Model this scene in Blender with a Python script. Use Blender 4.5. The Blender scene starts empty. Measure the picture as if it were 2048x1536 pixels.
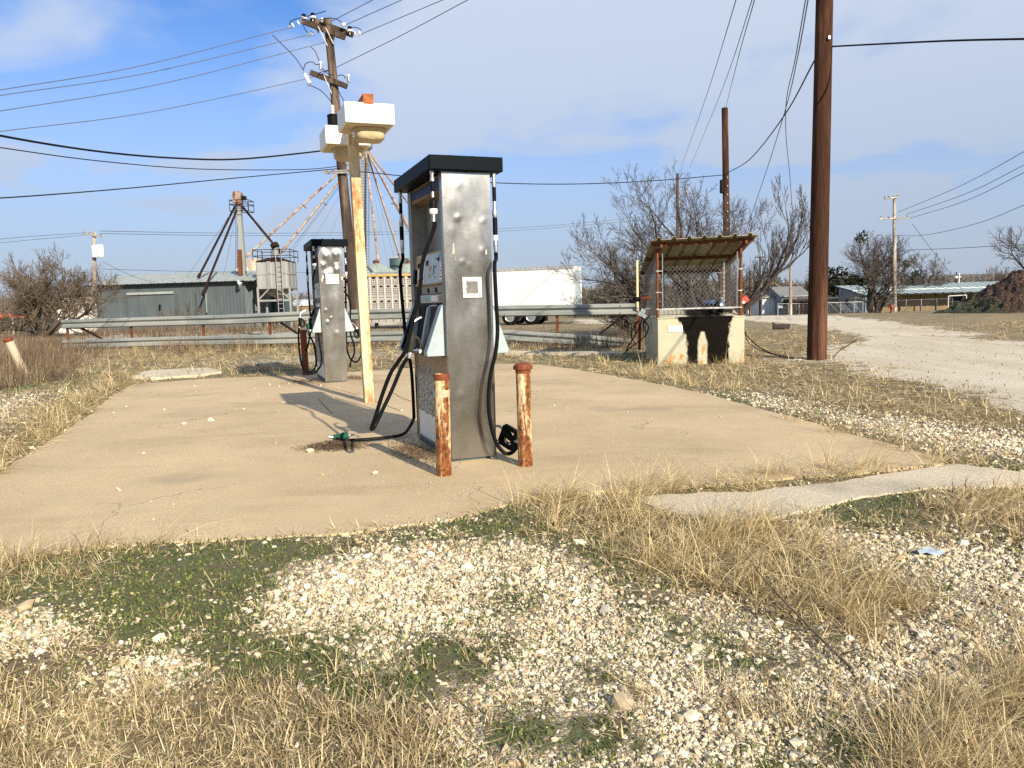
import bpy, math, random
import numpy as np
from mathutils import Vector, Matrix
R = math.radians
rnd = random.Random(7)
scene = bpy.context.scene
COL = scene.collection

# ------------------------------------------------------------------ camera
FOC, CZ = 1539.0, 1.3
_th, _ro = math.atan(161/1539.0), R(1.5)
_F = Vector((0, math.cos(_th), -math.sin(_th)))
_U0 = Vector((0, math.sin(_th), math.cos(_th)))
_R = Vector((1, 0, 0))*math.cos(_ro) - _U0*math.sin(_ro)
_U = Vector((1, 0, 0))*math.sin(_ro) + _U0*math.cos(_ro)
CAM = Vector((0, 0, CZ))
cd = bpy.data.cameras.new('camera'); co = bpy.data.objects.new('camera', cd); COL.objects.link(co)
mw = Matrix((_R, _U, -_F)).transposed().to_4x4(); mw.translation = CAM
co.matrix_world = mw
cd.sensor_fit = 'HORIZONTAL'; cd.sensor_width = 36; cd.lens = 36*FOC/2048
cd.clip_start = 0.05; cd.clip_end = 6000
scene.camera = co

def sstep(a, b, x):
    t = np.clip((np.asarray(x, float)-a)/(b-a), 0, 1); return t*t*(3-2*t)
def H(x, y):                      # the land dips a little far off
    return -0.75*sstep(45, 92, y)
def ray(px, py): return _F + _R*((px-1024)/FOC) - _U*((py-768)/FOC)
def P(px, py, Y):                 # point seen at a photo pixel, at depth Y
    d = ray(px, py); return CAM + d*(Y/d.y)
def G(px, py, z=0.0):             # point of the ground seen at a photo pixel
    d = ray(px, py); t = (z-CZ)/d.z
    for _ in range(30):
        p = CAM + d*t
        zt = z + float(H(p.x, p.y)); t = 0.5*t + 0.5*(zt-CZ)/d.z
    return CAM + d*t
def V(*a): return Vector(a)

# ------------------------------------------------------------------ mesh building
def crom(pts, n=6):
    pts = [Vector(p) for p in pts]
    if len(pts) < 3: return pts
    q = [pts[0]*2-pts[1]] + pts + [pts[-1]*2-pts[-2]]
    out = []
    for i in range(1, len(q)-2):
        a, b, c, d = q[i-1:i+3]
        for k in range(n):
            t = k/n
            out.append(0.5*((b*2) + (c-a)*t + (a*2-b*5+c*4-d)*t*t + (b*3-a-c*3+d)*t**3))
    out.append(pts[-1]); return out
class MB:
    def __init__(s): s.v = []; s.f = []; s.m = []; s.k = 0
    def mat(s, k): s.k = k; return s
    def add(s, vs, fs):
        o = len(s.v); s.v += [tuple(v) for v in vs]
        s.f += [tuple(i+o for i in f) for f in fs]; s.m += [s.k]*len(fs); return s
    def box(s, x0, x1, y0, y1, z0, z1, M=None):
        vs = [Vector((x, y, z)) for z in (z0, z1) for y in (y0, y1) for x in (x0, x1)]
        if M: vs = [M@v for v in vs]
        return s.add(vs, [(0,2,3,1),(4,5,7,6),(0,1,5,4),(2,6,7,3),(0,4,6,2),(1,3,7,5)])
    def bar(s, p, q, w, h=None, up=(0,0,1)):
        p = Vector(p); q = Vector(q); h = h or w; d = (q-p).normalized(); up = Vector(up)
        if abs(d.dot(up)) > .98: up = Vector((0,1,0))
        a = d.cross(up).normalized()*(w/2); b = a.cross(d).normalized()*(h/2)
        vs = [e+i*a+j*b for e in (p, q) for j in (-1, 1) for i in (-1, 1)]
        return s.add(vs, [(0,2,3,1),(4,5,7,6),(0,1,5,4),(2,6,7,3),(0,4,6,2),(1,3,7,5)])
    def tube(s, pts, r, n=8, cap=True):
        pts = [Vector(p) for p in pts]; m = len(pts)
        rs = list(r) if hasattr(r, '__len__') else [r]*m
        d0 = (pts[1]-pts[0]).normalized()
        a = d0.orthogonal().normalized(); vs = []; fs = []
        for i, p in enumerate(pts):
            d = (pts[min(i+1, m-1)]-pts[max(i-1, 0)])
            if d.length < 1e-9: d = d0.copy()
            d.normalize()
            a = a - d*a.dot(d)
            if a.length < 1e-6: a = d.orthogonal()
            a.normalize(); b = d.cross(a)
            for k in range(n):
                t = 2*math.pi*k/n; vs.append(p + (a*math.cos(t)+b*math.sin(t))*rs[i])
        for i in range(m-1):
            for k in range(n):
                k2 = (k+1) % n; fs.append((i*n+k, i*n+k2, (i+1)*n+k2, (i+1)*n+k))
        if cap: fs.append(tuple(range(n-1, -1, -1))); fs.append(tuple((m-1)*n+k for k in range(n)))
        return s.add(vs, fs)
    def lathe(s, c, prof, n=20, axis=(0,0,1), ca=True, cb=True):
        c = Vector(c); ax = Vector(axis).normalized(); a = ax.orthogonal().normalized(); b = ax.cross(a)
        if abs(ax.z) > .99: a = Vector((1,0,0)); b = Vector((0,1,0))*(1 if ax.z > 0 else -1)
        vs = []; fs = []; m = len(prof)
        for r_, z in prof:
            for k in range(n):
                t = 2*math.pi*k/n; vs.append(c + ax*z + (a*math.cos(t)+b*math.sin(t))*r_)
        for i in range(m-1):
            for k in range(n):
                k2 = (k+1) % n; fs.append((i*n+k, i*n+k2, (i+1)*n+k2, (i+1)*n+k))
        if ca: fs.append(tuple(range(n-1, -1, -1)))
        if cb: fs.append(tuple((m-1)*n+k for k in range(n)))
        return s.add(vs, fs)
    def prism(s, poly, A, B, off, d):      # poly (u,v) -> off+u*A+v*B, extruded along d
        A = Vector(A); B = Vector(B); off = Vector(off); d = Vector(d); n = len(poly)
        if A.cross(B).dot(d) > 0: poly = poly[::-1]
        vs = [off+A*u+B*v for u, v in poly] + [off+A*u+B*v+d for u, v in poly]
        fs = [tuple(range(n)), tuple(range(2*n-1, n-1, -1))] + [(i+n, (i+1) % n+n, (i+1) % n, i) for i in range(n)]
        return s.add(vs, fs)
    def sheet(s, rows):                    # rows of points -> one skin
        n = len(rows[0]); vs = [p for r_ in rows for p in r_]
        return s.add(vs, [(i*n+j, i*n+j+1, (i+1)*n+j+1, (i+1)*n+j) for i in range(len(rows)-1) for j in range(n-1)])
    def build(s, name, mats, parent=None, origin=None, smooth=True, bevel=0, angle=35):
        me = bpy.data.meshes.new(name)
        o0 = Vector(origin) if origin is not None else Vector((0,0,0))
        me.from_pydata([(v[0]-o0.x, v[1]-o0.y, v[2]-o0.z) for v in s.v], [], s.f); me.validate()
        if not isinstance(mats, (list, tuple)): mats = [mats]
        for m in mats: me.materials.append(m)
        if len(mats) > 1 and len(me.polygons) == len(s.m): me.polygons.foreach_set('material_index', s.m)
        if smooth:
            me.polygons.foreach_set('use_smooth', [True]*len(me.polygons)); me.set_sharp_from_angle(angle=R(angle))
        ob = bpy.data.objects.new(name, me); COL.objects.link(ob)
        if parent is not None: ob.parent = parent
        elif origin is not None: ob.location = o0
        if bevel:
            b = ob.modifiers.new('bevel', 'BEVEL'); b.width = bevel; b.segments = 2; b.limit_method = 'ANGLE'; b.angle_limit = R(40)
        return ob
def tag(o, label=None, cat=None, group=None, kind=None):
    if label: o['label'] = label
    if cat: o['category'] = cat
    if group: o['group'] = group
    if kind: o['kind'] = kind
    return o
def thing(name, label, cat, loc=(0,0,0), rz=0, group=None):
    o = bpy.data.objects.new(name, None); COL.objects.link(o); o.location = loc; o.rotation_euler = (0,0,rz)
    o.empty_display_size = .2
    return tag(o, label, cat, group)
def np_mesh(name, verts, loops, starts, mats, smooth=False):
    me = bpy.data.meshes.new(name)
    me.vertices.add(len(verts)); me.vertices.foreach_set('co', np.ascontiguousarray(verts, np.float32).ravel())
    me.loops.add(len(loops)); me.loops.foreach_set('vertex_index', np.ascontiguousarray(loops, np.int32))
    me.polygons.add(len(starts)); me.polygons.foreach_set('loop_start', np.ascontiguousarray(starts, np.int32))
    me.update(calc_edges=True); me.validate()
    for m in mats: me.materials.append(m)
    me.polygons.foreach_set('use_smooth', [smooth]*len(me.polygons))
    ob = bpy.data.objects.new(name, me); COL.objects.link(ob); return ob

# ------------------------------------------------------------------ materials
class NB:
    def __init__(s, name):
        s.m = bpy.data.materials.new(name); s.m.use_nodes = True; s.t = s.m.node_tree; s.t.nodes.clear()
        s.o = s.t.nodes.new('ShaderNodeOutputMaterial'); s.b = s.t.nodes.new('ShaderNodeBsdfPrincipled')
        s.t.links.new(s.b.outputs[0], s.o.inputs[0])
    def put(s, sock, v):
        if isinstance(v, bpy.types.NodeSocket): s.t.links.new(v, sock)
        elif isinstance(v, (tuple, list)) and len(v) == 3 and sock.type == 'RGBA': sock.default_value = (*v, 1)
        else: sock.default_value = v
    def n(s, typ, ins=None, out=0, **kw):
        nd = s.t.nodes.new('ShaderNode'+typ)
        for k, v in kw.items(): setattr(nd, k, v)
        for k, v in (ins or {}).items(): s.put(nd.inputs[k], v)
        return nd.outputs[out]
    def obj(s): return s.n('TexCoord', out='Object')
    def pos(s): return s.n('NewGeometry', out='Position')
    def isl(s): return s.n('NewGeometry', out='Random Per Island')
    def sc(s, vec, k): return s.n('Mapping', {'Vector': vec, 'Scale': k})
    def noise(s, vec, scale, detail=4, rough=.6, dist=0):
        return s.n('TexNoise', {'Vector': vec, 'Scale': scale, 'Detail': detail, 'Roughness': rough, 'Distortion': dist}, out='Fac')
    def voro(s, vec, scale, out='Distance', feature='F1'):
        return s.n('TexVoronoi', {'Vector': vec, 'Scale': scale}, out=out, feature=feature)
    def mr(s, v, a, b, c=0.0, d=1.0): return s.n('MapRange', {0: v, 1: a, 2: b, 3: c, 4: d})
    def mt(s, op, a, b=0.5): return s.n('Math', {0: a, 1: b}, operation=op)
    def ramp(s, fac, stops):
        nd = s.t.nodes.new('ShaderNodeValToRGB'); s.put(nd.inputs[0], fac); e = nd.color_ramp.elements
        while len(e) < len(stops): e.new(.5)
        for el, (p, c) in zip(e, stops): el.position = p; el.color = (*c, 1)
        return nd.outputs[0]
    def mix(s, f, a, b, blend='MIX'):
        nd = s.t.nodes.new('ShaderNodeMix'); nd.data_type = 'RGBA'; nd.blend_type = blend
        s.put(nd.inputs[0], f); s.put(nd.inputs[6], a); s.put(nd.inputs[7], b); return nd.outputs[2]
    def sep(s, v, k): return s.n('SeparateXYZ', {0: v}, out=k)
    def bump(s, h, strength=.5, dist=.01): return s.n('Bump', {'Height': h, 'Strength': strength, 'Distance': dist})
    def done(s, col, rough=.6, metal=0.0, normal=None, **kw):
        s.put(s.b.inputs['Base Color'], col); s.put(s.b.inputs['Roughness'], rough); s.put(s.b.inputs['Metallic'], metal)
        if normal is not None: s.put(s.b.inputs['Normal'], normal)
        for k, v in kw.items(): s.put(s.b.inputs[k.replace('_', ' ')], v)
        return s.m
def plain(name, col, rough=.55, metal=0.0, var=.25, scale=6, bump=.15):
    """one paint or plastic with uneven tone and a slight grain"""
    b = NB(name); o = b.obj(); f = b.noise(o, scale, 6)
    c = b.mix(b.mr(f, .3, .7), tuple(x*(1-var) for x in col), tuple(min(1, x*(1+var*.6)) for x in col))
    return b.done(c, b.mr(f, .3, .7, max(.05, rough-.1), min(1, rough+.12)), metal, b.bump(b.noise(o, scale*12, 3), bump, .003), Specular_IOR_Level=.08 if max(col) < .1 else .3)
def rusty(name, paint, lo=.46, hi=.56, vert=.25, rust=(.21,.068,.022), dark=(.045,.017,.010), scale=5.0, rough=.65, grime=(.5,.42,.28)):
    """flaking paint over rust, streaked along Z"""
    b = NB(name); o = b.obj()
    st = b.noise(b.sc(o, (1, 1, vert)), scale, 8, .65, .3)
    fine = b.noise(b.sc(o, (1, 1, .35)), scale*7, 5, .7)
    f = b.mt('ADD', b.mt('MULTIPLY', st, .72), b.mt('MULTIPLY', fine, .28))
    rc = b.mix(b.mr(b.noise(o, scale*4, 6), .4, .65), rust, dark)
    rc = b.mix(b.mr(fine, .5, .7, 0, .6), rc, tuple(min(1, x*1.5) for x in rust))
    pc = b.mix(b.mr(b.noise(b.sc(o, (1, 1, .3)), scale*2.2, 6), .42, .7, 0, .55), paint, tuple(p*g*1.6 if p*g*1.6 < 1 else 1 for p, g in zip(paint, grime)))
    k = b.mr(f, lo, hi)
    return b.done(b.mix(k, pc, rc), b.mr(f, lo, hi, rough-.1, .95), 0, b.bump(f, .35, .004), Specular_IOR_Level=.03 if max(paint) < .05 else .15)

M = {}
def stainless(name, dents):
    b = NB(name); o = b.obj()
    br = b.noise(b.sc(o, (9, 9, 260)), 1.0, 2, .5)
    sm = b.noise(b.sc(o, (1, 1, .6)), 5, 8, .65, .4); sm2 = b.noise(b.sc(o, (3, 3, .5)), 9, 6, .7)
    spots = b.mr(b.voro(o, 26), .02, .07, 1, 0)
    c = b.mix(b.mr(sm, .3, .72), (.265,.255,.23), (.315,.305,.285))
    c = b.mix(b.mr(sm2, .56, .75, 0, .25), c, (.24,.205,.15))
    c = b.mix(b.mt('MULTIPLY', spots, .35), c, (.48,.45,.40))
    h = b.mt('ADD', b.mt('MULTIPLY', br, .004), b.mt('MULTIPLY', b.noise(o, dents, 2, .4), .22))
    ro = b.mt('ADD', b.mr(sm, .3, .75, .21, .29), b.mr(br, .3, .7, -.01, .02))
    return b.done(c, ro, .95, b.bump(h, .35, .02))
M['steel'] = stainless('stainless', 3.2)
M['steel2'] = stainless('stainless_dented', 6.0)
M['dull'] = plain('dull_metal', (.30,.29,.26), .5, .5, .35, 5)
M['chrome'] = plain('plated_fitting', (.62,.61,.57), .33, .9, .35, 30)
M['navy'] = rusty('navy_canopy_paint', (.0035,.0065,.0095), .66, .72, .5, scale=4, rough=.55, grime=(.8,.8,.8))
M['soffit'] = plain('tan_soffit', (.26,.17,.085), .7, 0, .45, 7)
M['blue'] = plain('blue_paint', (.02,.04,.12), .6, 0, .4, 9)
M['rubber'] = plain('black_rubber', (.0055,.006,.0068), .45, 0, .35, 20)
M['black'] = plain('black_plastic', (.007,.007,.0075), .5, 0, .4, 14)
M['green'] = plain('green_grip', (.015,.09,.05), .5, 0, .5, 25)
M['pale'] = plain('pale_blue_plastic', (.33,.40,.42), .5, 0, .18, 9)
M['face'] = plain('pale_panel_face', (.46,.55,.60), .5, 0, .22, 8)
M['beige'] = plain('beige_trim', (.42,.34,.20), .6, 0, .3, 7)
M['paper'] = plain('white_paper', (.80,.80,.76), .7, 0, .1, 20)
M['teal'] = plain('teal_plastic', (.22,.50,.45), .5, 0, .3, 12)
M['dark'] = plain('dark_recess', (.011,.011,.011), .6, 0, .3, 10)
M['olive'] = plain('worn_olive_grip', (.035,.035,.026), .6, 0, .4, 12)
M['grey'] = plain('grey_sheet', (.30,.29,.27), .55, .2, .3, 6)
M['skirt'] = plain('teal_base_skirt', (.06,.10,.11), .6, 0, .4, 8)
def peeled():
    b = NB('peeled_film'); o = b.obj(); z = b.sep(o, 'Z')
    w = b.voro(b.sc(o, (60, 60, 42)), 1.0, 'Distance', 'DISTANCE_TO_EDGE')
    w2 = b.noise(b.sc(o, (1, 1, 1.2)), 55, 4, .7, 1.2)
    f = b.mt('ADD', b.mr(w, 0, .35, 0, .5), b.mt('MULTIPLY', w2, .6))
    c = b.mix(b.mr(f, .44, .52), (.03,.026,.022), (.62,.62,.58))
    top = b.mr(b.mt('ADD', z, b.mr(b.noise(o, 9, 4), .3, .7, -.06, .06)), .70, .76)
    c = b.mix(top, c, (.46,.36,.20))
    red = b.mt('MULTIPLY', b.mr(z, .62, .70), b.mr(w2, .45, .55)); c = b.mix(b.mt('MULTIPLY', red, .7), c, (.12,.045,.025))
    low = b.mr(b.mt('ADD', z, b.mr(b.noise(o, 14, 3), .3, .7, -.015, .015)), .300, .306, 1, 0)
    c = b.mix(low, c, (.70,.70,.67))
    return b.done(c, .55, 0, b.bump(f, .4, .003))
M['peel'] = peeled()
def scraped():
    b = NB('scraped_sticker'); o = b.obj()
    x = b.mt('ABSOLUTE', b.sep(o, 'X')); z = b.mt('ABSOLUTE', b.sep(o, 'Z')); 
    e = b.mt('ADD', b.mt('MAXIMUM', x, z), b.mr(b.noise(o, 60, 5, .7), .3, .7, -.008, .008))
    cr = b.mr(b.voro(b.sc(o, (28, 1, 28)), 1, 'Distance', 'DISTANCE_TO_EDGE'), .01, .03)
    c = b.mix(cr, (.2,.19,.17), (.82,.82,.79))
    c = b.mix(b.mr(e, .050, .053), b.mix(b.mr(b.noise(b.sc(o, (1, 1, .4)), 14, 4), .4, .6), (.10,.096,.088), (.15,.143,.13)), c)
    return b.done(c, .6)
M['scraped'] = scraped()
M['boll'] = rusty('rusted_cream_bollard', (.64,.53,.31), .43, .50, .10, rust=(.22,.080,.027), scale=8)
M['bollred'] = rusty('rusted_red_bollard', (.20,.045,.02), .5, .6, .3, scale=8)
M['bollwhite'] = rusty('old_white_bollard', (.50,.42,.33), .54, .62, .2, scale=6)
M['cap'] = rusty('rust_red_cap', (.17,.05,.025), .6, .75, .6, scale=8)
M['lpole'] = rusty('cream_light_pole', (.66,.56,.33), .46, .60, .20, rust=(.30,.09,.022), dark=(.15,.045,.014), scale=4.2)
M['arm'] = rusty('rust_arm', (.36,.12,.04), .45, .6, 1, rust=(.25,.075,.02), scale=14)
M['rust'] = rusty('rusted_steel', (.11,.042,.024), .45, .6, .5, scale=10)
M['rustpale'] = rusty('rust_streaked_spout', (.36,.30,.255), .46, .62, 1, rust=(.15,.062,.035), scale=1.7)
M['rustdark'] = rusty('dark_rust_spout', (.022,.014,.012), .55, .7, 1, scale=2)
M['lampw'] = plain('white_lamp_enamel', (.80,.79,.72), .45, 0, .06, 5)
M['lens'] = plain('cream_lamp_lens', (.46,.38,.23), .35, 0, .2, 6)
def wood(name, a, c, scale=6):
    b = NB(name); o = b.obj(); g = b.noise(b.sc(o, (9, 9, .35)), scale, 9, .7, .4); p = b.noise(b.sc(o, (1, 1, .12)), 3, 5)
    col = b.mix(b.mr(g, .32, .68), a, c)
    col = b.mix(b.mr(p, .50, .66, 0, .65), col, tuple(x*2.5 for x in c))
    cr = b.mr(b.noise(b.sc(o, (26, 26, .5)), 5, 4, .6), .60, .66)
    col = b.mix(b.mt('MULTIPLY', cr, .95), col, tuple(x*.2 for x in a))
    return b.done(col, .92, 0, Specular_IOR_Level=.12, normal=b.bump(b.mt('SUBTRACT', g, b.mt('MULTIPLY', cr, .6)), .7, .012))
M['woodred'] = wood('creosote_pole_wood', (.020,.0085,.0055), (.072,.034,.021))
M['woodgrey'] = wood('weathered_pole_wood', (.024,.018,.015), (.085,.062,.048))
M['woodpale'] = wood('bleached_pole_wood', (.17,.15,.125), (.33,.30,.26))
def galv():
    b = NB('galvanised_rail'); o = b.obj(); f = b.noise(b.sc(o, (.25, .25, 2)), 3, 8, .65); g = b.noise(o, 24, 5)
    c = b.mix(b.mr(f, .3, .7), (.17,.20,.195), (.33,.345,.32)); c = b.mix(b.mr(g, .55, .75, 0, .4), c, (.20,.19,.15))
    seg = b.mr(b.noise(b.sc(o, (.35, .05, 0)), 1.0, 0), .5, .54); c = b.mix(b.mt('MULTIPLY', seg, .5), c, (.40,.40,.355))
    return b.done(c, b.mr(f, .3, .7, .45, .65), .2)
M['galv'] = galv()
M['porc'] = plain('porcelain', (.72,.71,.68), .3, 0, .15, 20)
M['wire'] = plain('wire_black', (.009,.009,.010), .6)
M['wiregrey'] = plain('wire_grey', (.09,.095,.11), .6)
M['zinc'] = plain('zinc_wire', (.42,.43,.42), .45, .5, .3, 9)
def tin(name, a, c, streak=.3, metal=.1):
    b = NB(name); o = b.obj(); f = b.noise(b.sc(o, (1, 1, streak)), 1.3, 8, .65); g = b.noise(b.sc(o, (6, 6, .4)), 2, 5)
    col = b.mix(b.mr(f, .3, .7), a, c); col = b.mix(b.mr(g, .58, .8, 0, .4), col, (.16,.10,.06))
    return b.done(col, .5, metal)
M['shedwall'] = tin('blue_green_siding', (.066,.083,.090), (.104,.128,.136))
M['shedroof'] = tin('pale_green_roofing', (.25,.28,.262), (.34,.37,.345), 1)
M['hop'] = tin('streaked_grey_tank', (.19,.195,.195), (.30,.30,.285), .15)
M['beigetank'] = tin('stained_beige_tank', (.29,.24,.175), (.40,.355,.28), .2)
M['binroof'] = tin('grey_green_bin_roof', (.22,.27,.24), (.34,.39,.35), 1)
M['bintank'] = tin('dark_green_tank', (.04,.085,.085), (.08,.13,.13), .4)
M['white'] = plain('white_paint', (.58,.61,.61), .4, 0, .05, .8)
M['offwhite'] = plain('dirty_white', (.62,.60,.55), .6, 0, .15, 2)
M['tan'] = plain('tan_wall', (.22,.165,.085), .8, 0, .2, 1.5)
M['bluewall'] = plain('pale_blue_wall', (.19,.24,.265), .8, 0, .2, 1.5)
M['aqua'] = tin('aqua_roof', (.27,.35,.35), (.36,.43,.42), 1, 0)
M['glass'] = plain('dark_glass', (.02,.025,.03), .15, 0, .3, 3)
M['alu'] = plain('trailer_aluminium', (.34,.32,.285), .5, .3, .12, 3)
M['alupale'] = plain('trailer_rib', (.52,.50,.45), .5, .1, .1, 3)
M['yellow'] = plain('yellow_rail', (.42,.28,.09), .6, 0, .2, 3)
M['hydrant'] = plain('red_hydrant_paint', (.25,.055,.035), .55, 0, .35, 9)
M['redbox'] = plain('dull_red_paint', (.24,.05,.05), .6, 0, .3, 3)
M['orange'] = plain('orange_canvas', (.60,.12,.04), .7, 0, .2, 3)
M['flag'] = plain('red_plastic', (.62,.055,.03), .5, 0, .2, 12)
M['lemon'] = plain('pale_yellow_tube', (.66,.60,.30), .55, 0, .15, 6)
M['lblue'] = plain('light_blue_cap', (.10,.16,.30), .45, 0, .2, 16)
M['cream'] = plain('cream_cap', (.72,.68,.52), .5, 0, .15, 16)
M['dirtywood'] = plain('brown_planks', (.14,.075,.04), .8, 0, .4, 3)
def tankpaint():
    b = NB('cream_tank_paint_with_oil'); o = b.obj(); x = b.sep(o, 'X'); y = b.sep(o, 'Y'); z = b.sep(o, 'Z')
    nz = b.mr(b.noise(b.sc(o, (1, 1, .55)), 7, 5, .6), .25, .75, -.09, .09)
    nf = b.mr(b.noise(b.sc(o, (1, 1, .35)), 26, 4, .6), .3, .7, -.018, .018)
    xs = b.mt('ADD', x, b.mt('ADD', nz, nf))
    # two spill runs with a clean tongue between them, widening under the rim
    wide = b.mt('ADD', b.mr(z, .40, .80, 0, .08), b.mr(z, .72, .93, 0, .13))
    l = b.mt('SUBTRACT', .57, wide); r_ = b.mt('ADD', 1.385, b.mr(z, .3, .9, 0, .05))
    band = b.mt('MULTIPLY', b.mr(b.mt('SUBTRACT', xs, l), -.02, .03), b.mr(b.mt('SUBTRACT', r_, xs), -.02, .03))
    tx = b.mt('ABSOLUTE', b.mt('SUBTRACT', b.mt('ADD', x, b.mt('MULTIPLY', nf, .6)), .88))
    ton = b.mt('MULTIPLY', b.mr(b.mt('SUBTRACT', b.mr(z, .45, .66, .095, .03), tx), -.012, .025), b.mr(z, .63, .66, 1, 0))
    oil = b.mt('MULTIPLY', b.mt('MULTIPLY', band, b.mt('SUBTRACT', 1.0, ton)), b.mr(y, .02, .03, 1, 0))
    ru = b.noise(b.sc(o, (1, 1, .5)), 7, 7, .65); fine = b.noise(o, 3, 6)
    c = b.mix(b.mr(fine, .35, .7), (.38,.38,.29), (.47,.44,.30))
    foot = b.mr(z, .0, .5, .10, 0); tong = b.mt('MULTIPLY', b.mr(tx, 0, .07, .10, 0), b.mr(z, .5, .62, 1, 0))
    rk = b.mr(b.mt('ADD', ru, b.mt('ADD', foot, tong)), .60, .70, 0, .95)
    c = b.mix(rk, c, b.mix(b.mr(b.noise(o, 30, 4), .4, .6), (.40,.15,.04), (.52,.26,.09)))
    oc = b.mix(b.mr(b.noise(b.sc(o, (1, 1, .3)), 20, 5), .4, .7), (.0022,.0018,.0014), (.008,.0055,.0035))
    return b.done(b.mix(oil, c, oc), b.mr(oil, 0, 1, .65, .5), 0, b.bump(b.noise(o, 60, 4), .3, .004), Specular_IOR_Level=.06)
M['tank'] = tankpaint()
def bark(name, a, c):
    b = NB(name); o = b.obj(); f = b.noise(b.sc(o, (6, 6, 1.5)), 3, 6, .7)
    return b.done(b.mix(b.mr(f, .3, .7), a, c), .95)
M['bark'] = bark('dark_bark', (.018,.014,.012), (.052,.043,.037))
M['twig'] = bark('grey_twigs', (.06,.050,.043), (.145,.122,.105))
M['bark2'] = bark('brown_bark', (.035,.026,.020), (.09,.07,.055))
M['twig2'] = bark('tan_twigs', (.075,.055,.040), (.17,.125,.08))
M['mistle'] = plain('mistletoe_leaf', (.028,.036,.013), .8, 0, .5, 3)
M['leafdark'] = plain('dark_evergreen_leaf', (.022,.026,.016), .85, 0, .6, 1.2)

M['dark2'] = plain('dirt_filled_crack', (.10,.075,.045), .95, 0, .4, 9)
M['band'] = plain('old_band_paint', (.50,.41,.27), .7, 0, .35, 18)
M['mesh'] = plain('dull_mesh_wire', (.22,.22,.21), .55, .3, .3, 9)
# ------------------------------------------------------------------ sky and sun
SUN_EL, SUN_AZ = R(26), math.atan2(.50, -.866)          # azimuth from +Y towards +X
w = bpy.data.worlds.new('World'); scene.world = w; w.use_nodes = True
t = w.node_tree; t.nodes.clear()
def wn(typ, ins=None, out=0, **kw):
    nd = t.nodes.new('ShaderNode'+typ)
    for k, v in kw.items(): setattr(nd, k, v)
    for k, v in (ins or {}).items():
        if isinstance(v, bpy.types.NodeSocket): t.links.new(v, nd.inputs[k])
        else: nd.inputs[k].default_value = v
    return nd.outputs[out]
sky = t.nodes.new('ShaderNodeTexSky'); sky.sky_type = 'NISHITA'; sky.sun_disc = False
sky.sun_elevation = SUN_EL; sky.sun_rotation = SUN_AZ; sky.air_density = 1.0; sky.dust_density = .6; sky.ozone_density = 2.2
gen = wn('TexCoord', out='Generated')
sx = wn('SeparateXYZ', {0: gen}, 0); sy = wn('SeparateXYZ', {0: gen}, 1); sz = wn('SeparateXYZ', {0: gen}, 2)
zz = wn('Math', {0: wn('Math', {0: sz, 1: 0.0}, operation='MAXIMUM'), 1: .16}, operation='ADD')
flat = wn('CombineXYZ', {0: wn('Math', {0: sx, 1: zz}, operation='DIVIDE'), 1: wn('Math', {0: sy, 1: zz}, operation='DIVIDE'), 2: 20.4})
n1 = wn('TexNoise', {'Vector': flat, 'Scale': 1.25, 'Detail': 6, 'Roughness': .48, 'Distortion': .25}, out='Fac')
cl = wn('MapRange', {0: n1, 1: .37, 2: .57, 3: 0.0, 4: .85}, interpolation_type='SMOOTHSTEP')
hz = wn('MapRange', {0: sz, 1: -.02, 2: .38, 3: 1.0, 4: 0.0}, interpolation_type='SMOOTHSTEP')
ccol = t.nodes.new('ShaderNodeMix'); ccol.data_type = 'RGBA'
t.links.new(hz, ccol.inputs[0]); ccol.inputs[6].default_value = (4.1, 4.55, 5.25, 1); ccol.inputs[7].default_value = (2.75, 3.1, 3.8, 1)
mx = t.nodes.new('ShaderNodeMix'); mx.data_type = 'RGBA'
hzf = wn('Math', {0: cl, 1: wn('Math', {0: hz, 1: .93}, operation='MULTIPLY')}, operation='MAXIMUM')
sk2 = t.nodes.new('ShaderNodeMix'); sk2.data_type = 'RGBA'; sk2.blend_type = 'MULTIPLY'; sk2.inputs[0].default_value = 1
t.links.new(sky.outputs[0], sk2.inputs[6]); sk2.inputs[7].default_value = (.42, .66, 1.0, 1)
t.links.new(hzf, mx.inputs[0]); t.links.new(sk2.outputs[2], mx.inputs[6]); t.links.new(ccol.outputs[2], mx.inputs[7])
bg = t.nodes.new('ShaderNodeBackground'); bg.inputs[1].default_value = .10; t.links.new(mx.outputs[2], bg.inputs[0])
wo = t.nodes.new('ShaderNodeOutputWorld'); t.links.new(bg.outputs[0], wo.inputs[0])
sl = bpy.data.lights.new('sun', 'SUN'); sl.energy = 5.0; sl.angle = R(.6); sl.color = (1, .88, .70)
so = bpy.data.objects.new('sun', sl); COL.objects.link(so)
sd = Vector((math.sin(SUN_AZ)*math.cos(SUN_EL), math.cos(SUN_AZ)*math.cos(SUN_EL), math.sin(SUN_EL)))
so.rotation_euler = sd.to_track_quat('Z', 'Y').to_euler()
scene.view_settings.view_transform = 'Standard'; scene.view_settings.look = 'None'
scene.view_settings.exposure = .75; scene.view_settings.gamma = 1
scene.cycles.max_bounces = 6; scene.cycles.diffuse_bounces = 3; scene.cycles.glossy_bounces = 3
scene.cycles.use_denoising = False

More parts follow.
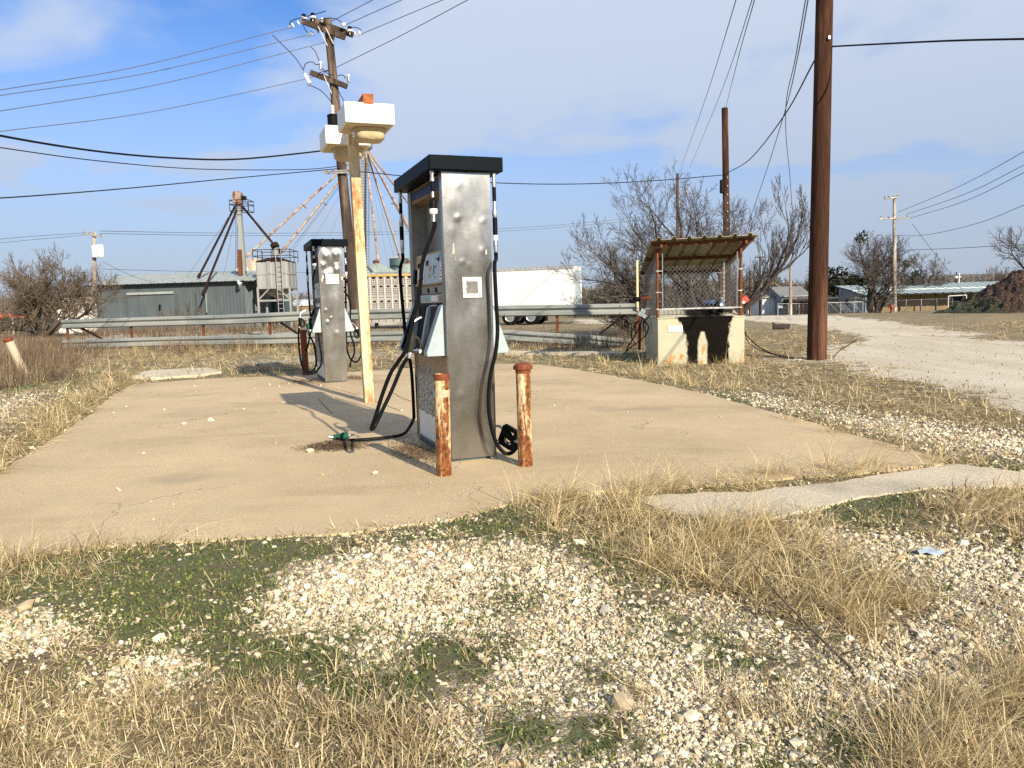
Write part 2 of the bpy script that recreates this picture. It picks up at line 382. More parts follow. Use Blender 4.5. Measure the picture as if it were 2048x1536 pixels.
# ------------------------------------------------------------------ ground zones
rs = np.random.RandomState(5)
_T = rs.rand(256, 256)
def vnoise(x, y):
    xi = np.floor(x).astype(int); yi = np.floor(y).astype(int); fx = x-xi; fy = y-yi
    fx = fx*fx*(3-2*fx); fy = fy*fy*(3-2*fy)
    a = _T[xi & 255, yi & 255]; b = _T[(xi+1) & 255, yi & 255]; c = _T[xi & 255, (yi+1) & 255]; d = _T[(xi+1) & 255, (yi+1) & 255]
    return (a*(1-fx)+b*fx)*(1-fy)+(c*(1-fx)+d*fx)*fy
def fbm(x, y, s, o=4):
    v = 0; a = .5; tot = 0
    for i in range(o):
        v = v+a*vnoise(x*s+17*i, y*s+31*i); tot += a; a *= .5; s *= 2.03
    return v/tot
def poly(pts, z=0.0): return np.array([[G(x, y, z).x, G(x, y, z).y] for x, y in pts])
def inside(pl, x, y):
    c = np.zeros(x.shape, bool); n = len(pl)
    for i in range(n):
        x1, y1 = pl[i]; x2, y2 = pl[(i+1) % n]
        if y1 == y2: continue
        k = ((y1 > y) != (y2 > y)) & (x < (x2-x1)*(y-y1)/(y2-y1)+x1); c ^= k
    return c
PAD_PX = [(-620,1500),(-300,1260),(0,1118),(200,1092),(450,1078),(700,1064),(900,1037),(1030,1003),(1120,988),(1300,978),(1500,962),(1700,946),(1880,928),
          (1895,918),(1800,893),(1700,868),(1600,838),(1500,812),(1420,789),(1350,774),(1270,759),(1200,747),(1140,737),(1080,729),(1000,727),(900,731),
          (800,737),(700,744),(560,752),(420,757),(270,768),(225,790),(175,832),(90,886),(0,942),(-120,1020),(-400,1170),(-1000,1500)]
def resample(pts, step):
    out = []; n = len(pts)
    for i in range(n):
        a = np.array(pts[i]); b = np.array(pts[(i+1) % n]); k = max(1, int(np.hypot(*(b-a))/step))
        for j in range(k): out.append(a+(b-a)*j/k)
    return np.array(out)
def wobble(pl, amp, s):
    dx = fbm(pl[:,0], pl[:,1], s, 4)-.5; dy = fbm(pl[:,0]+50, pl[:,1]+9, s, 4)-.5
    return pl+np.stack([dx, dy], 1)*amp*2
PADZ = .014
pad = wobble(resample(poly(PAD_PX, PADZ), .08), .045, 4.0)
def pset(*lst): return [poly(p) for p in lst]
GRAV = pset([(480,1215),(540,1140),(700,1088),(1000,1062),(1090,1078),(1160,1125),(1240,1185),(1400,1195),(1560,1245),(1700,1300),(1850,1265),(1840,1180),(1720,1110),(1590,1075),(1560,1052),(1700,1062),(1860,1090),(2048,1085),(2300,1120),(2300,1300),(2048,1330),(1890,1400),(1800,1620),(1000,1620),(900,1480),(780,1400),(620,1330),(600,1265)],
            [(-200,1230),(0,1200),(120,1176),(235,1225),(190,1262),(60,1290),(0,1310),(-200,1400)], [(215,1330),(390,1285),(470,1330),(420,1370),(300,1392),(205,1372)],
            [(1400,775),(1500,790),(1640,815),(1800,842),(2048,870),(2300,900),(2300,985),(2048,930),(1900,890),(1700,850),(1500,808)],
            [(420,738),(470,722),(610,706),(760,700),(1010,700),(1250,703),(1250,712),(1000,716),(860,722),(700,722),(540,728)], [(0,800),(60,780),(110,778),(60,800),(20,830),(0,850),(-60,860)],
            [(130,668),(400,662),(640,664),(640,672),(400,676),(130,684)], [(1490,722),(1640,705),(1720,700),(1700,728),(1560,738)])
ROAD = pset([(1470,634),(1500,627),(1640,630),(1800,646),(2048,688),(2500,760),(3200,960),(2500,900),(2048,812),(1930,800),(1840,778),(1730,745),(1660,722),(1700,700),(1735,690),(1700,668),(1620,652),(1510,643)],
            [(1150,638),(1490,633),(1490,640),(1150,648)])
GREEN = pset([(-100,1150),(0,1150),(300,1100),(560,1085),(900,1052),(1040,1028),(1130,1050),(1080,1070),(900,1075),(700,1095),(560,1145),(520,1240),(560,1290),(480,1330),(300,1290),(120,1220),(-100,1230)],
             [(430,1290),(600,1270),(700,1330),(560,1380),(430,1340)],[(560,1345),(760,1330),(900,1420),(700,1400)], [(1580,1040),(1780,1012),(1860,1020),(1800,1062),(1600,1050)], [(1000,1440),(1260,1420),(1300,1500),(1100,1540),(930,1500)],
             [(1240,702),(1320,705),(1320,740),(1230,722)], [(30,740),(160,720),(190,760),(60,780)], [(1150,1060),(1260,1080),(1220,1130),(1120,1090)])
STRAW = pset([(-300,1390),(0,1360),(200,1375),(420,1392),(600,1345),(760,1395),(900,1470),(900,1700),(-300,1700)], [(-300,1180),(0,1112),(200,1086),(460,1078),(470,1100),(300,1120),(100,1180),(-300,1290)],
             [(1000,995),(1110,985),(1300,1000),(1540,1045),(1560,1065),(1700,1118),(1850,1225),(1830,1262),(1700,1290),(1560,1235),(1400,1185),(1270,1160),(1180,1100),(1060,1050)],
             [(1180,985),(1300,970),(1500,948),(1700,930),(1880,908),(1900,935),(1700,958),(1500,985),(1300,998)], [(1840,1005),(2048,978),(2300,985),(2300,1060),(2048,1070),(1880,1072)], [(1760,1440),(1880,1380),(2048,1330),(2400,1330),(2400,1700),(1700,1700)],
             [(-300,950),(0,880),(130,790),(250,745),(290,765),(200,822),(90,892),(0,950),(-200,1080)], [(1480,1400),(1640,1385),(1680,1460),(1500,1480)],
             [(1080,712),(1300,728),(1650,718),(1800,770),(1930,800),(2048,815),(2048,870),(1800,838),(1640,808),(1480,782),(1340,768),(1200,744),(1060,724)], [(1540,830),(1700,860),(1860,900),(1960,940),(1900,945),(1700,872)],
             [(-300,760),(0,700),(160,690),(640,688),(640,712),(440,738),(270,752),(0,790)], [(640,690),(1280,690),(1290,730),(1000,728),(640,735)])
CONC = poly([(1270,1000),(1400,988),(1500,990),(1700,962),(1900,930),(2048,948),(2500,985),(2500,1040),(2048,975),(1830,982),(1700,1004),(1550,1036),(1420,1042),(1320,1022)], .008)
def any_in(pls, x, y):
    r = np.zeros(x.shape, bool)
    for p in pls: r |= inside(p, x, y)
    return r
def zones(x, y):
    """gravel, straw, green, road shares of the land at x, y"""
    d = np.clip(y, 1, 60); a = .05*d
    wx = x+(fbm(x, y, 1.7, 5)-.5)*a*1.6+(fbm(x, y, 14/np.sqrt(2), 3)-.5)*a*.7
    wy = y+(fbm(x+40, y+7, 1.7, 5)-.5)*a*2.4+(fbm(x+9, y+77, 11, 3)-.5)*a*.8
    g = any_in(GRAV, wx, wy).astype(float); e = any_in(GREEN, wx, wy).astype(float); s = any_in(STRAW, wx, wy).astype(float)
    r = any_in(ROAD, x+(fbm(x, y, .5, 5)-.5)*3.0, y+(fbm(x+5, y+9, .6, 5)-.5)*3.5).astype(float)
    n = fbm(x+3, y+8, 2.6, 5); e0 = e; e = e*sstep(.22, .40, fbm(x+23, y+4, 5.5, 4)); g = np.clip(g+.35*e0*(e < .4), 0, 1)
    far = sstep(9, 20, y)
    other = 1-np.clip(g+e+s+r, 0, 1)
    s = np.clip(s+other*(.55+.4*far)*sstep(.3, .6, n+.25*far), 0, 1); e = np.clip(e+other*.75*(1-far*.8)*sstep(.56, .42, n), 0, 1)
    g = np.clip(g+other*.45*(1-far)*sstep(.5, .6, fbm(x+90, y, 4, 4)), 0, 1)
    e = np.where(g > .9, np.maximum(e, .8*sstep(.62, .70, fbm(x+11, y+60, 3.1, 5))*(1-far)), e)
    g = g*(1-.8*(e > .3)); g = g*(1-.5*s)
    return g*(1-r), s*(1-r), e*(1-r), r

# one sheet of land, fine near the camera and reaching the horizon
nx, ny = 560, 700
ux = np.linspace(-7.3, 7.3, nx); gx = 1.6*np.sinh(ux)*.95
uy = np.linspace(-5.2, 7.55, ny); gy = 4.2+1.5*np.sinh(uy)
X, Y = np.meshgrid(gx, gy); xf = X.ravel(); yf = Y.ravel()
zq = 0
for k_ in range(6):                                     # soft borders between the kinds of ground
    sg = .022*np.clip(yf, 1, 40)*(k_ > 0); zq = zq+np.stack(zones(xf+rs.normal(0, 1, xf.shape)*sg, yf+rs.normal(0, 1, xf.shape)*sg*1.6))/6
zg, zs, ze, zr = zq
inpad = inside(pad, xf, yf)
wide = fbm(xf, yf, .25, 3)-.5
zf = H(xf, yf)+np.where(inpad, -.012, (fbm(xf, yf, 1.3, 4)-.5)*.022*sstep(1, 3, yf)*(1-zr)+.012*ze)
zf = zf+wide*.25*sstep(20, 40, yf)*(1-zr)
# the grassy bank beyond the road
zf = zf+.0
def LZ(x, y): return float(H(x, y))
idx = np.arange(nx*ny).reshape(ny, nx)
quads = np.stack([idx[:-1,:-1], idx[:-1,1:], idx[1:,1:], idx[1:,:-1]], -1).reshape(-1, 4)
def ground_mat():
    b = NB('land'); p = b.pos()
    at = b.n('Attribute', attribute_name='zone', out=0); av = b.n('SeparateColor', {0: at}, 0); gs = b.n('SeparateColor', {0: at}, 1); ge = b.n('SeparateColor', {0: at}, 2)
    gr = b.n('Attribute', attribute_name='road', out=2)
    big = b.noise(p, .35, 7, .65); mid = b.noise(p, 3.1, 7, .65); fin = b.noise(p, 42, 5, .7)
    dirt = b.mix(b.mr(mid, .35, .65), (.085,.062,.040), (.20,.150,.095)); dirt = b.mix(b.mr(fin, .4, .7, 0, .6), dirt, (.30,.24,.16))
    v = b.voro(p, 62); vc = b.voro(p, 62, 'Color'); ed = b.voro(p, 62, 'Distance', 'DISTANCE_TO_EDGE')
    v2e = b.voro(p, 24, 'Distance', 'DISTANCE_TO_EDGE')
    vr = b.n('SeparateColor', {0: vc}, 0)
    peb = b.mix(vr, (.32,.26,.17), (.60,.53,.39)); peb = b.mix(b.mr(vr, .8, .95, 0, .8), peb, (.44,.30,.16))
    grav = b.mix(b.mt('MULTIPLY', b.mr(ed, .0, .10), b.mr(v2e, 0, .05, .55, 1)), (.12,.092,.058), peb)
    # far off the single stones melt together
    dist = b.mr(b.sep(p, 'Y'), 7, 16)
    gravfar = b.mix(b.mr(b.noise(p, 9, 6, .75), .35, .65), (.30,.26,.19), (.58,.53,.43))
    grav = b.mix(dist, grav, gravfar)
    st = b.noise(b.sc(p, (1, .35, 1)), 60, 5, .75, .8)
    straw = b.mix(b.mr(st, .36, .64), (.090,.066,.032), (.38,.29,.155)); straw = b.mix(b.mr(b.noise(p, 1.1, 7, .7), .44, .62, 0, .75), straw, (.15,.115,.065))
    straw = b.mix(b.mr(b.noise(b.sc(p, (.35, 1, 1)), .42, 7, .7), .48, .62, 0, .55), straw, (.085,.085,.04))
    green = b.mix(b.mr(fin, .35, .65), (.050,.062,.020), (.12,.14,.05)); green = b.mix(b.mr(b.noise(p, 16, 5), .45, .62, 0, .75), green, (.13,.095,.055))
    rt = b.noise(b.sc(p, (1, .25, 1)), 1.2, 8, .7)
    road = b.mix(b.mr(rt, .3, .7), (.43,.375,.28), (.57,.515,.40)); road = b.mix(b.mr(b.noise(p, 30, 6, .75), .52, .7, 0, .7), road, (.66,.62,.52))
    road = b.mix(b.mr(b.noise(b.sc(p, (.6, .12, 1)), 1.0, 6, .6), .53, .66, 0, .55), road, (.40,.32,.21))
    jit = b.mr(mid, .3, .7, -.22, .22)
    c = b.mix(b.mr(b.mt('ADD', gs, jit), .35, .6), dirt, straw); c = b.mix(b.mr(b.mt('ADD', ge, jit), .35, .6), c, green)
    c = b.mix(b.mr(b.mt('ADD', av, jit), .4, .6), c, grav); c = b.mix(b.mr(b.mt('ADD', gr, b.mr(mid, .3, .7, -.3, .3)), .35, .65), c, road)
    h = b.mt('ADD', b.mt('MULTIPLY', b.mr(ed, 0, .25), b.mt('MULTIPLY', av, .6)), b.mt('ADD', b.mt('MULTIPLY', fin, .7), b.mt('MULTIPLY', st, .5)))
    return b.done(c, .95, 0, b.bump(h, .8, .02))
gmat = ground_mat()
ground = np_mesh('ground', np.stack([xf, yf, zf], 1), quads.ravel(), np.arange(len(quads))*4, [gmat], True)
ca = ground.data.attributes.new('zone', 'FLOAT_COLOR', 'POINT'); ca.data.foreach_set('color', np.stack([zg, zs, ze, np.ones_like(zg)], 1).astype(np.float32).ravel())
ra = ground.data.attributes.new('road', 'FLOAT', 'POINT'); ra.data.foreach_set('value', zr.astype(np.float32))
tag(ground, kind='structure')

def concrete(name, a, c, d, k=1.0):
    b = NB(name); p = b.pos()
    l = b.noise(p, .55, 7, .6); m_ = b.noise(p, 3.5, 8, .68, .4); f = b.noise(p, 65, 5, .75); f2 = b.noise(p, 170, 3, .7)
    col = b.mix(b.mr(l, .36, .64), a, c); col = b.mix(b.mr(m_, .42, .66, 0, .75), col, d)
    col = b.mix(b.mr(b.noise(b.sc(p, (.5, 1.6, 1)), .8, 6, .6, .6), .55, .72, 0, .55), col, tuple(x*.62 for x in a))
    exp = b.mr(b.noise(p, .9, 5, .6), .42, .58)
    col = b.mix(b.mt('MULTIPLY', b.mr(f, .50, .64), b.mt('ADD', .30, b.mt('MULTIPLY', exp, .6))), col, tuple(min(1, x*1.45) for x in c))
    col = b.mix(b.mt('MULTIPLY', b.mr(f2, .54, .64), b.mt('ADD', .38, b.mt('MULTIPLY', exp, .5))), col, tuple(x*.42 for x in a))
    oil = b.mr(b.noise(p, .62, 4, .5), .60, .72); col = b.mix(b.mt('MULTIPLY', oil, .45), col, (.14,.122,.10))
    wv = b.n('VectorMath', {0: p, 1: b.n('TexNoise', {'Vector': p, 'Scale': 2.2, 'Detail': 5}, out='Color')}, operation='ADD')
    cr = b.mt('MULTIPLY', b.mr(b.voro(wv, .42, 'Distance', 'DISTANCE_TO_EDGE'), .0, .006, 1, 0), b.mr(b.noise(p, .7, 4), .5, .6))
    col = b.mix(b.mt('MULTIPLY', cr, .55), col, (.07,.05,.035))
    h = b.mt('ADD', b.mt('MULTIPLY', f, .6), b.mt('ADD', b.mt('MULTIPLY', f2, .5), b.mt('MULTIPLY', cr, -1.2)))
    return b.done(col, .9, 0, b.bump(h, .45*k, .008))
M['conc'] = concrete('tan_concrete', (.375,.282,.162), (.535,.412,.242), (.45,.36,.235))
M['conc2'] = concrete('pale_gravelly_concrete', (.44,.375,.265), (.60,.53,.40), (.50,.435,.315), 2.2)
def slab(name, pl, z0, z1, mat):
    s = MB(); n = len(pl)
    s.add([(x, y, z) for z in (z0, z1) for x, y in pl], [tuple(range(n, 2*n))]+[(i, (i+1) % n, (i+1) % n+n, i+n) for i in range(n)])
    return tag(s.build(name, mat, smooth=False), kind='structure')
slab('concrete_pad', pad if True else pad, -.1, PADZ, M['conc'])
slab('concrete_strip', wobble(resample(CONC, .08), .06, 5), -.1, .022, M['conc2'])
slab('kerb', wobble(resample(poly([(262,758),(300,744),(420,739),(445,747),(400,754),(300,760)]), .1), .13, 2.2), -.1, .045, M['conc2'])
slab('kerb', wobble(resample(poly([(1010,706),(1120,707),(1250,708),(1250,711),(1120,711),(1010,710)]), .1), .04, 3), -.1, .06, M['conc2'])

# ------------------------------------------------------------------ loose stuff on the ground
def rot_rand(n):
    q = rs.normal(size=(n, 4)); q /= np.linalg.norm(q, axis=1)[:, None]; w_, x, y, z = q.T
    return np.stack([np.stack([1-2*(y*y+z*z), 2*(x*y-z*w_), 2*(x*z+y*w_)], -1), np.stack([2*(x*y+z*w_), 1-2*(x*x+z*z), 2*(y*z-x*w_)], -1), np.stack([2*(x*z-y*w_), 2*(y*z+x*w_), 1-2*(x*x+y*y)], -1)], 1)
def cand(n, y0, y1, k=.80):          # equal numbers per patch of view
    y = np.exp(rs.uniform(math.log(y0), math.log(y1), n)); return y*rs.uniform(-k, k, n), y
g_ = (1+5**.5)/2
ICO = np.array([(-1,g_,0),(1,g_,0),(-1,-g_,0),(1,-g_,0),(0,-1,g_),(0,1,g_),(0,-1,-g_),(0,1,-g_),(g_,0,-1),(g_,0,1),(-g_,0,-1),(-g_,0,1)])/math.sqrt(1+g_*g_)
ICF = np.array([(0,11,5),(0,5,1),(0,1,7),(0,7,10),(0,10,11),(1,5,9),(5,11,4),(11,10,2),(10,7,6),(7,1,8),(3,9,4),(3,4,2),(3,2,6),(3,6,8),(3,8,9),(4,9,5),(2,4,11),(6,2,10),(8,6,7),(9,8,1)])
def stones(name, x, y, z, s, mat, flat=.86):
    n = len(x); shp = ICO[None]*(1+rs.uniform(-.34, .34, (n, 12, 1)))
    shp = shp*np.stack([rs.uniform(.75, 1.3, n), rs.uniform(.6, 1.0, n), rs.uniform(.55, .85, n)], -1)[:, None]
    v = np.einsum('nij,nkj->nki', rot_rand(n), shp); v[..., 2] *= flat
    v = v*s[:, None, None]+np.stack([x, y, z], -1)[:, None]
    f = (ICF[None]+12*np.arange(n)[:, None, None]).reshape(-1, 3)
    return np_mesh(name, v.reshape(-1, 3), f.ravel(), np.arange(len(f))*3, [mat])
def stone_mat():
    b = NB('limestone_chips'); i = b.isl(); p = b.pos(); f = b.noise(p, 160, 4, .7)
    c = b.ramp(i, [(0, (.31,.25,.16)), (.25, (.47,.40,.275)), (.55, (.62,.55,.40)), (.8, (.72,.67,.55)), (.90, (.46,.32,.16)), (1, (.36,.35,.32))])
    c = b.mix(b.mr(f, .4, .7, 0, .4), c, (.34,.27,.17))
    return b.done(c, .9, 0, b.bump(f, .4, .002))
smat = stone_mat()
def jz(x, y):                     # zones read with a little scatter, so that borders fray
    return zones(x+rs.normal(0, .030, x.shape)*y, y+rs.normal(0, .045, y.shape)*y)
x, y = cand(430000, 1.15, 14); g, s, e, r = jz(x, y)
keep = (rs.rand(len(x)) < np.clip(g*1.15+.04*e+.03*(y < 8), 0, 1)) & ~inside(pad, x, y) & ~(inside(CONC, x+rs.normal(0, .10, x.shape), y+rs.normal(0, .14, y.shape)) & (rs.rand(len(x)) < .985))
dens = fbm(x+70, y+3, 1.5, 3); keep &= rs.rand(len(x)) < sstep(.20, .42, dens)+.35
x, y = x[keep], y[keep]; n = len(x)
sz_ = np.exp(rs.normal(math.log(.0050), .50, n))*np.clip(y/2.6, .8, 3.2)**.55; sz_ = np.clip(sz_, .0026, .022)
sz_ = np.where((rs.rand(n) < .012), sz_*1.9, sz_)
zst = rs.uniform(-.05, .55, n)*sz_+.002
# pebbles strewn over the pad
px, py = cand(1500, 4.2, 15); gk = inside(pad-np.array([[0, 0]]), px, py)
cl_ = np.exp(-((px+2.2)**2/5+(py-11.5)**2/7))*.55+.035+.5*np.exp(-((px+4.5)**2/9+(py-13.6)**2/1.2)); gk &= rs.rand(len(px)) < cl_
px, py = px[gk], py[gk]; ps = np.exp(rs.normal(math.log(.011), .45, len(px)))
gv = stones('gravel', np.concatenate([x, px]), np.concatenate([y, py]), np.concatenate([zst, PADZ+ps*.25]), np.concatenate([sz_, ps]), smat)
tag(gv, 'loose pale limestone gravel strewn over the lot', 'gravel', kind='stuff')

def blades(name, x, y, z, L, az, lean, wd, mat, curl=.6, seg=3):
    """bent tapering strips; lean 0 = upright, 1.5 = lying flat"""
    n = len(x); ts = np.linspace(0, 1, seg+1)
    dirx, diry = np.cos(az), np.sin(az); sxn, syn = -np.sin(az), np.cos(az); tw = rs.uniform(-1, 1, n)*.9
    P_ = np.zeros((n, seg+1, 3)); cur = np.stack([x, y, z], -1); P_[:, 0] = cur; ang = lean-curl*.5
    for i in range(1, seg+1):
        a = np.clip(ang+curl*i/seg, 0, 1.75); st = L/seg
        cur = cur+np.stack([dirx*np.sin(a)*st, diry*np.sin(a)*st, np.cos(a)*st], -1); P_[:, i] = cur
    P_[:, 1:, 2] = np.maximum(P_[:, 1:, 2], z[:, None]+.003+rs.uniform(0, .012, (n, 1)))
    side = np.stack([sxn*np.cos(tw)+dirx*.3*np.sin(tw), syn*np.cos(tw)+diry*.3*np.sin(tw), np.sin(tw)*.8], -1)
    wv = wd[:, None]*(1-ts[None]**1.6*.9)*.5
    A = P_-side[:, None]*wv[..., None]; B = P_+side[:, None]*wv[..., None]
    v = np.stack([A, B], 2).reshape(n, -1, 3); k = 2*(seg+1)
    q = np.array([[2*i, 2*i+1, 2*i+3, 2*i+2] for i in range(seg)]); f = (q[None]+k*np.arange(n)[:, None, None]).reshape(-1, 4)
    return np_mesh(name, v.reshape(-1, 3), f.ravel(), np.arange(len(f))*4, [mat])
def blade_mat(name, stops, tr=.25):
    b = NB(name); c = b.ramp(b.isl(), stops); b.done(c, .75)
    tn = b.n('BsdfTranslucent', {'Color': c}); ms = b.n('MixShader', {0: tr, 1: b.b.outputs[0], 2: tn}); b.t.links.new(ms, b.o.inputs[0]); return b.m
M['straw'] = blade_mat('dry_straw', [(0, (.13,.085,.04)), (.22, (.30,.22,.11)), (.55, (.54,.43,.23)), (.88, (.72,.62,.38)), (1, (.30,.25,.18))])
M['blond'] = blade_mat('blond_straw', [(0, (.20,.13,.055)), (.18, (.42,.31,.14)), (.55, (.68,.54,.28)), (.9, (.80,.68,.41)), (1, (.33,.25,.15))], .3)
M['leaf'] = blade_mat('low_green_leaf', [(0, (.05,.07,.018)), (.4, (.12,.155,.038)), (.75, (.20,.235,.06)), (.9, (.27,.24,.09)), (1, (.16,.07,.035))])
M['weed'] = blade_mat('brown_weed', [(0, (.045,.030,.020)), (.4, (.11,.072,.045)), (.75, (.19,.13,.075)), (1, (.34,.26,.15))], .1)
# matted straw: clumps of blades
def clumps(n, y0, y1, per, fn, spread):
    x, y = cand(n, y0, y1); g, s, e, r = jz(x, y); k = rs.rand(n) < fn(g, s, e, r, x, y); k &= ~inside(CONC, x, y)
    x, y = x[k], y[k]; m = rs.poisson(per, len(x))+1
    X_, Y_ = np.repeat(x, m), np.repeat(y, m); q = len(X_); rad = np.abs(rs.normal(0, 1, q))*spread*np.repeat(np.clip(y/2.6, .8, 5)**.55, m); aa = rs.uniform(0, 2*math.pi, q)
    return X_+np.cos(aa)*rad, Y_+np.sin(aa)*rad, np.repeat(rs.uniform(0, 2*math.pi, len(x)), m), np.repeat(rs.uniform(.6, 1.35, len(x)), m)
bx, by, baz, bk = clumps(16500, 1.15, 32, 12, lambda g, s, e, r, x, y: np.clip(s*.95+.05*e+.03, 0, 1)*(r < .5), .035)
k = ~inside(pad, bx+rs.normal(0, .04, bx.shape), by-.05+rs.normal(0, .05, by.shape)); bx, by, baz, bk = bx[k], by[k], baz[k], bk[k]; n = len(bx)
gr_ = np.clip(by/2.6, .8, 7)
tall = sstep(.45, .7, fbm(bx+31, by+12, .9, 3))
lean = np.clip(rs.normal(1.12, .36, n)-.1*tall+.28*sstep(3.5, 6, by), .1, 1.57)
a1 = blades('dry_grass', bx, by, rs.uniform(0, .012, n), bk*rs.uniform(.03, .085, n)*(1+.5*tall)*(1+.5*sstep(4,8,by))*gr_**.35, baz+rs.normal(0, 1.3, n), lean, rs.uniform(.0025, .0058, n)*gr_**.55, M['straw'], rs.uniform(-1.1, 1.3, n))
tag(a1, 'short matted straw coloured dry grass over the ground', 'grass', kind='stuff')
# longer tufts along the pad edge and the diagonal ridge, combed one way
TUFT = pset([(1010,1005),(1110,990),(1300,1005),(1540,1050),(1690,1115),(1840,1225),(1820,1255),(1700,1280),(1560,1228),(1400,1180),(1280,1150),(1190,1100),(1060,1050)], [(1190,984),(1500,950),(1700,934),(1880,912),(1895,934),(1700,956),(1500,982),(1300,998)],
            [(1880,1015),(2048,985),(2200,990),(2200,1050),(2048,1062),(1900,1064)], [(1800,1440),(1900,1390),(2048,1345),(2300,1345),(2300,1640),(1760,1640)], [(0,890),(130,800),(240,755),(270,768),(195,822),(90,890),(0,945),(-120,1020),(-200,1000)],
            [(1180,730),(1350,756),(1500,788),(1480,796),(1340,772),(1190,745)], [(1540,835),(1700,868),(1880,915),(1960,945),(1900,945),(1700,880),(1560,848)], [(0,1120),(200,1094),(450,1082),(440,1096),(200,1112),(0,1146)],
            [(1300,722),(1480,720),(1480,734),(1310,738)], [(250,690),(640,690),(640,700),(500,716),(300,730),(230,735)])
tx, ty = cand(6800, 1.15, 30); k = any_in(TUFT, tx, ty) & ~inside(CONC, tx, ty); k &= rs.rand(len(tx)) < sstep(.26, .46, fbm(tx, ty, 2.4, 4)); tx, ty = tx[k], ty[k]
m = rs.poisson(20, len(tx))+5; q = m.sum(); gx_ = np.repeat(np.clip(ty/2.6, .8, 6), m)
rad = np.abs(rs.normal(0, .03, q))*gx_**.6; aa = rs.uniform(0, 2*math.pi, q); comb = np.repeat(rs.normal(-.5, .55, len(tx)), m)
out = rs.rand(q) < .35
az = np.where(out, aa, comb+rs.normal(0, .45, q)); ln = np.clip(rs.normal(.95, .32, q), .1, 1.5); X_ = np.repeat(tx, m)+np.cos(aa)*rad; Y_ = np.repeat(ty, m)+np.sin(aa)*rad
a2 = blades('tall_dry_grass', X_, Y_, np.where(inside(pad, X_, Y_), PADZ, 0)+rs.uniform(0, .01, q), rs.uniform(.12, .30, q)*gx_**.28*np.repeat(rs.uniform(.6, 1.2, len(tx)), m), az, ln, rs.uniform(.0016, .0036, q)*gx_**.62, M['blond'], rs.uniform(.1, 1.0, q), 4)
tag(a2, 'long combed tufts of blond dry grass', 'grass', kind='stuff')
# low green cover
x, y = cand(330000, 1.15, 20); g, s, e, r = jz(x, y); k = (rs.rand(len(x)) < np.clip(e*.95*sstep(.18, .42, fbm(x+61, y+2, 7, 3))+.06*s+.02, 0, 1)) & ~inside(pad, x, y) & ~inside(CONC, x, y); x, y = x[k], y[k]; n = len(x); gr_ = np.clip(y/2.6, .8, 5)
a3 = blades('green_ground_cover', x, y, rs.uniform(-.004, .022, n), rs.uniform(.006, .015, n)*gr_**.7, rs.uniform(0, 6.28, n), rs.uniform(.2, 1.4, n), rs.uniform(.005, .011, n)*gr_**.7, M['leaf'], rs.uniform(0, .6, n), 2)
tag(a3, 'low green creeping weeds among the gravel', 'ground cover', kind='stuff')
# brown stalky weeds along the guardrail and at the left corner
WEED = pset([(-250,760),(-100,700),(60,672),(170,690),(200,730),(150,765),(60,770),(-100,800)], [(130,690),(300,687),(480,680),(640,676),(640,700),(480,704),(300,712),(150,722)], [(130,652),(300,650),(480,648),(640,648),(640,668),(480,672),(300,678),(130,684)],
            [(640,672),(820,672),(820,692),(640,696)], [(-250,660),(130,645),(130,700),(-250,730)], [(1240,660),(1290,660),(1300,705),(1230,705)], [(1010,682),(1250,682),(1250,700),(1010,700)])
x, y = cand(90000, 12, 60, .75); k = any_in(WEED, x, y) & (rs.rand(len(x)) < sstep(.40, .66, fbm(x, y, .7, 4))*.42); x, y = x[k], y[k]; m = np.full(len(x), 7); q = len(x)*7
X_ = np.repeat(x, 7)+rs.normal(0, .10, q); Y_ = np.repeat(y, 7)+rs.normal(0, .10, q)
near = np.repeat(.35+.75*sstep(.45, .65, fbm(x+5, y, .35, 3)), 7)
a4 = blades('brown_weeds', X_, Y_, H(X_, Y_), rs.uniform(.25, .75, q)*near, rs.uniform(0, 6.28, q), np.abs(rs.normal(.45, .42, q)), rs.uniform(.006, .016, q)*(np.repeat(y, 7)/25), M['weed'], rs.uniform(-.8, 1.2, q), 3)
tag(a4, 'brown winter weeds and brush along the guardrail', 'weeds', kind='stuff')
# ------------------------------------------------------------------ fuel pumps
def nozzle_mesh(name, parent, grip, path_in, fwd, up, k=.85, plate=False):
    """a hose nozzle: swivel, body, guard ring and bent spout, from path_in along fwd"""
    p = Vector(path_in); f = Vector(fwd).normalized()*k; u = Vector(up); u = u-f*(u.dot(f)/f.length_squared); u = u.normalized()*k
    s = MB()
    s.mat(1).tube([p-f*.03, p+f*.01, p+f*.035], [.016, .019, .017], 10)
    s.mat(0).tube([p+f*.03, p+f*.09+u*.004, p+f*.155+u*.022, p+f*.21+u*.036], [.022, .027, .036, .027], 10)
    s.mat(0).tube(crom([p+f*.045-u*.01, p+f*.05-u*.075, p+f*.12-u*.085, p+f*.18-u*.05, p+f*.195+u*.01], 4), .012, 7)
    s.mat(2).tube(crom([p+f*.07-u*.015, p+f*.09-u*.05, p+f*.15-u*.04, p+f*.165], 3), .006, 6)
    if plate:
        c = [p+f*a+u*b for a, b in ((.03, .085), (.21, .085), (.21, -.085), (.03, -.085))]
        for a, b in zip(c, c[1:]+c[:1]): s.mat(2).bar(a, b, .035, .035, up=f.cross(u))
    s.mat(1).tube([p+f*.205+u*.036, p+f*.235+u*.04], [.020, .016], 10)
    s.mat(1).tube(crom([p+f*.23+u*.04, p+f*.29+u*.045, p+f*.35+u*.02, p+f*.395-u*.03], 4), .0115, 9)
    return s.build(name, [grip, M['chrome'], M['black']], parent)
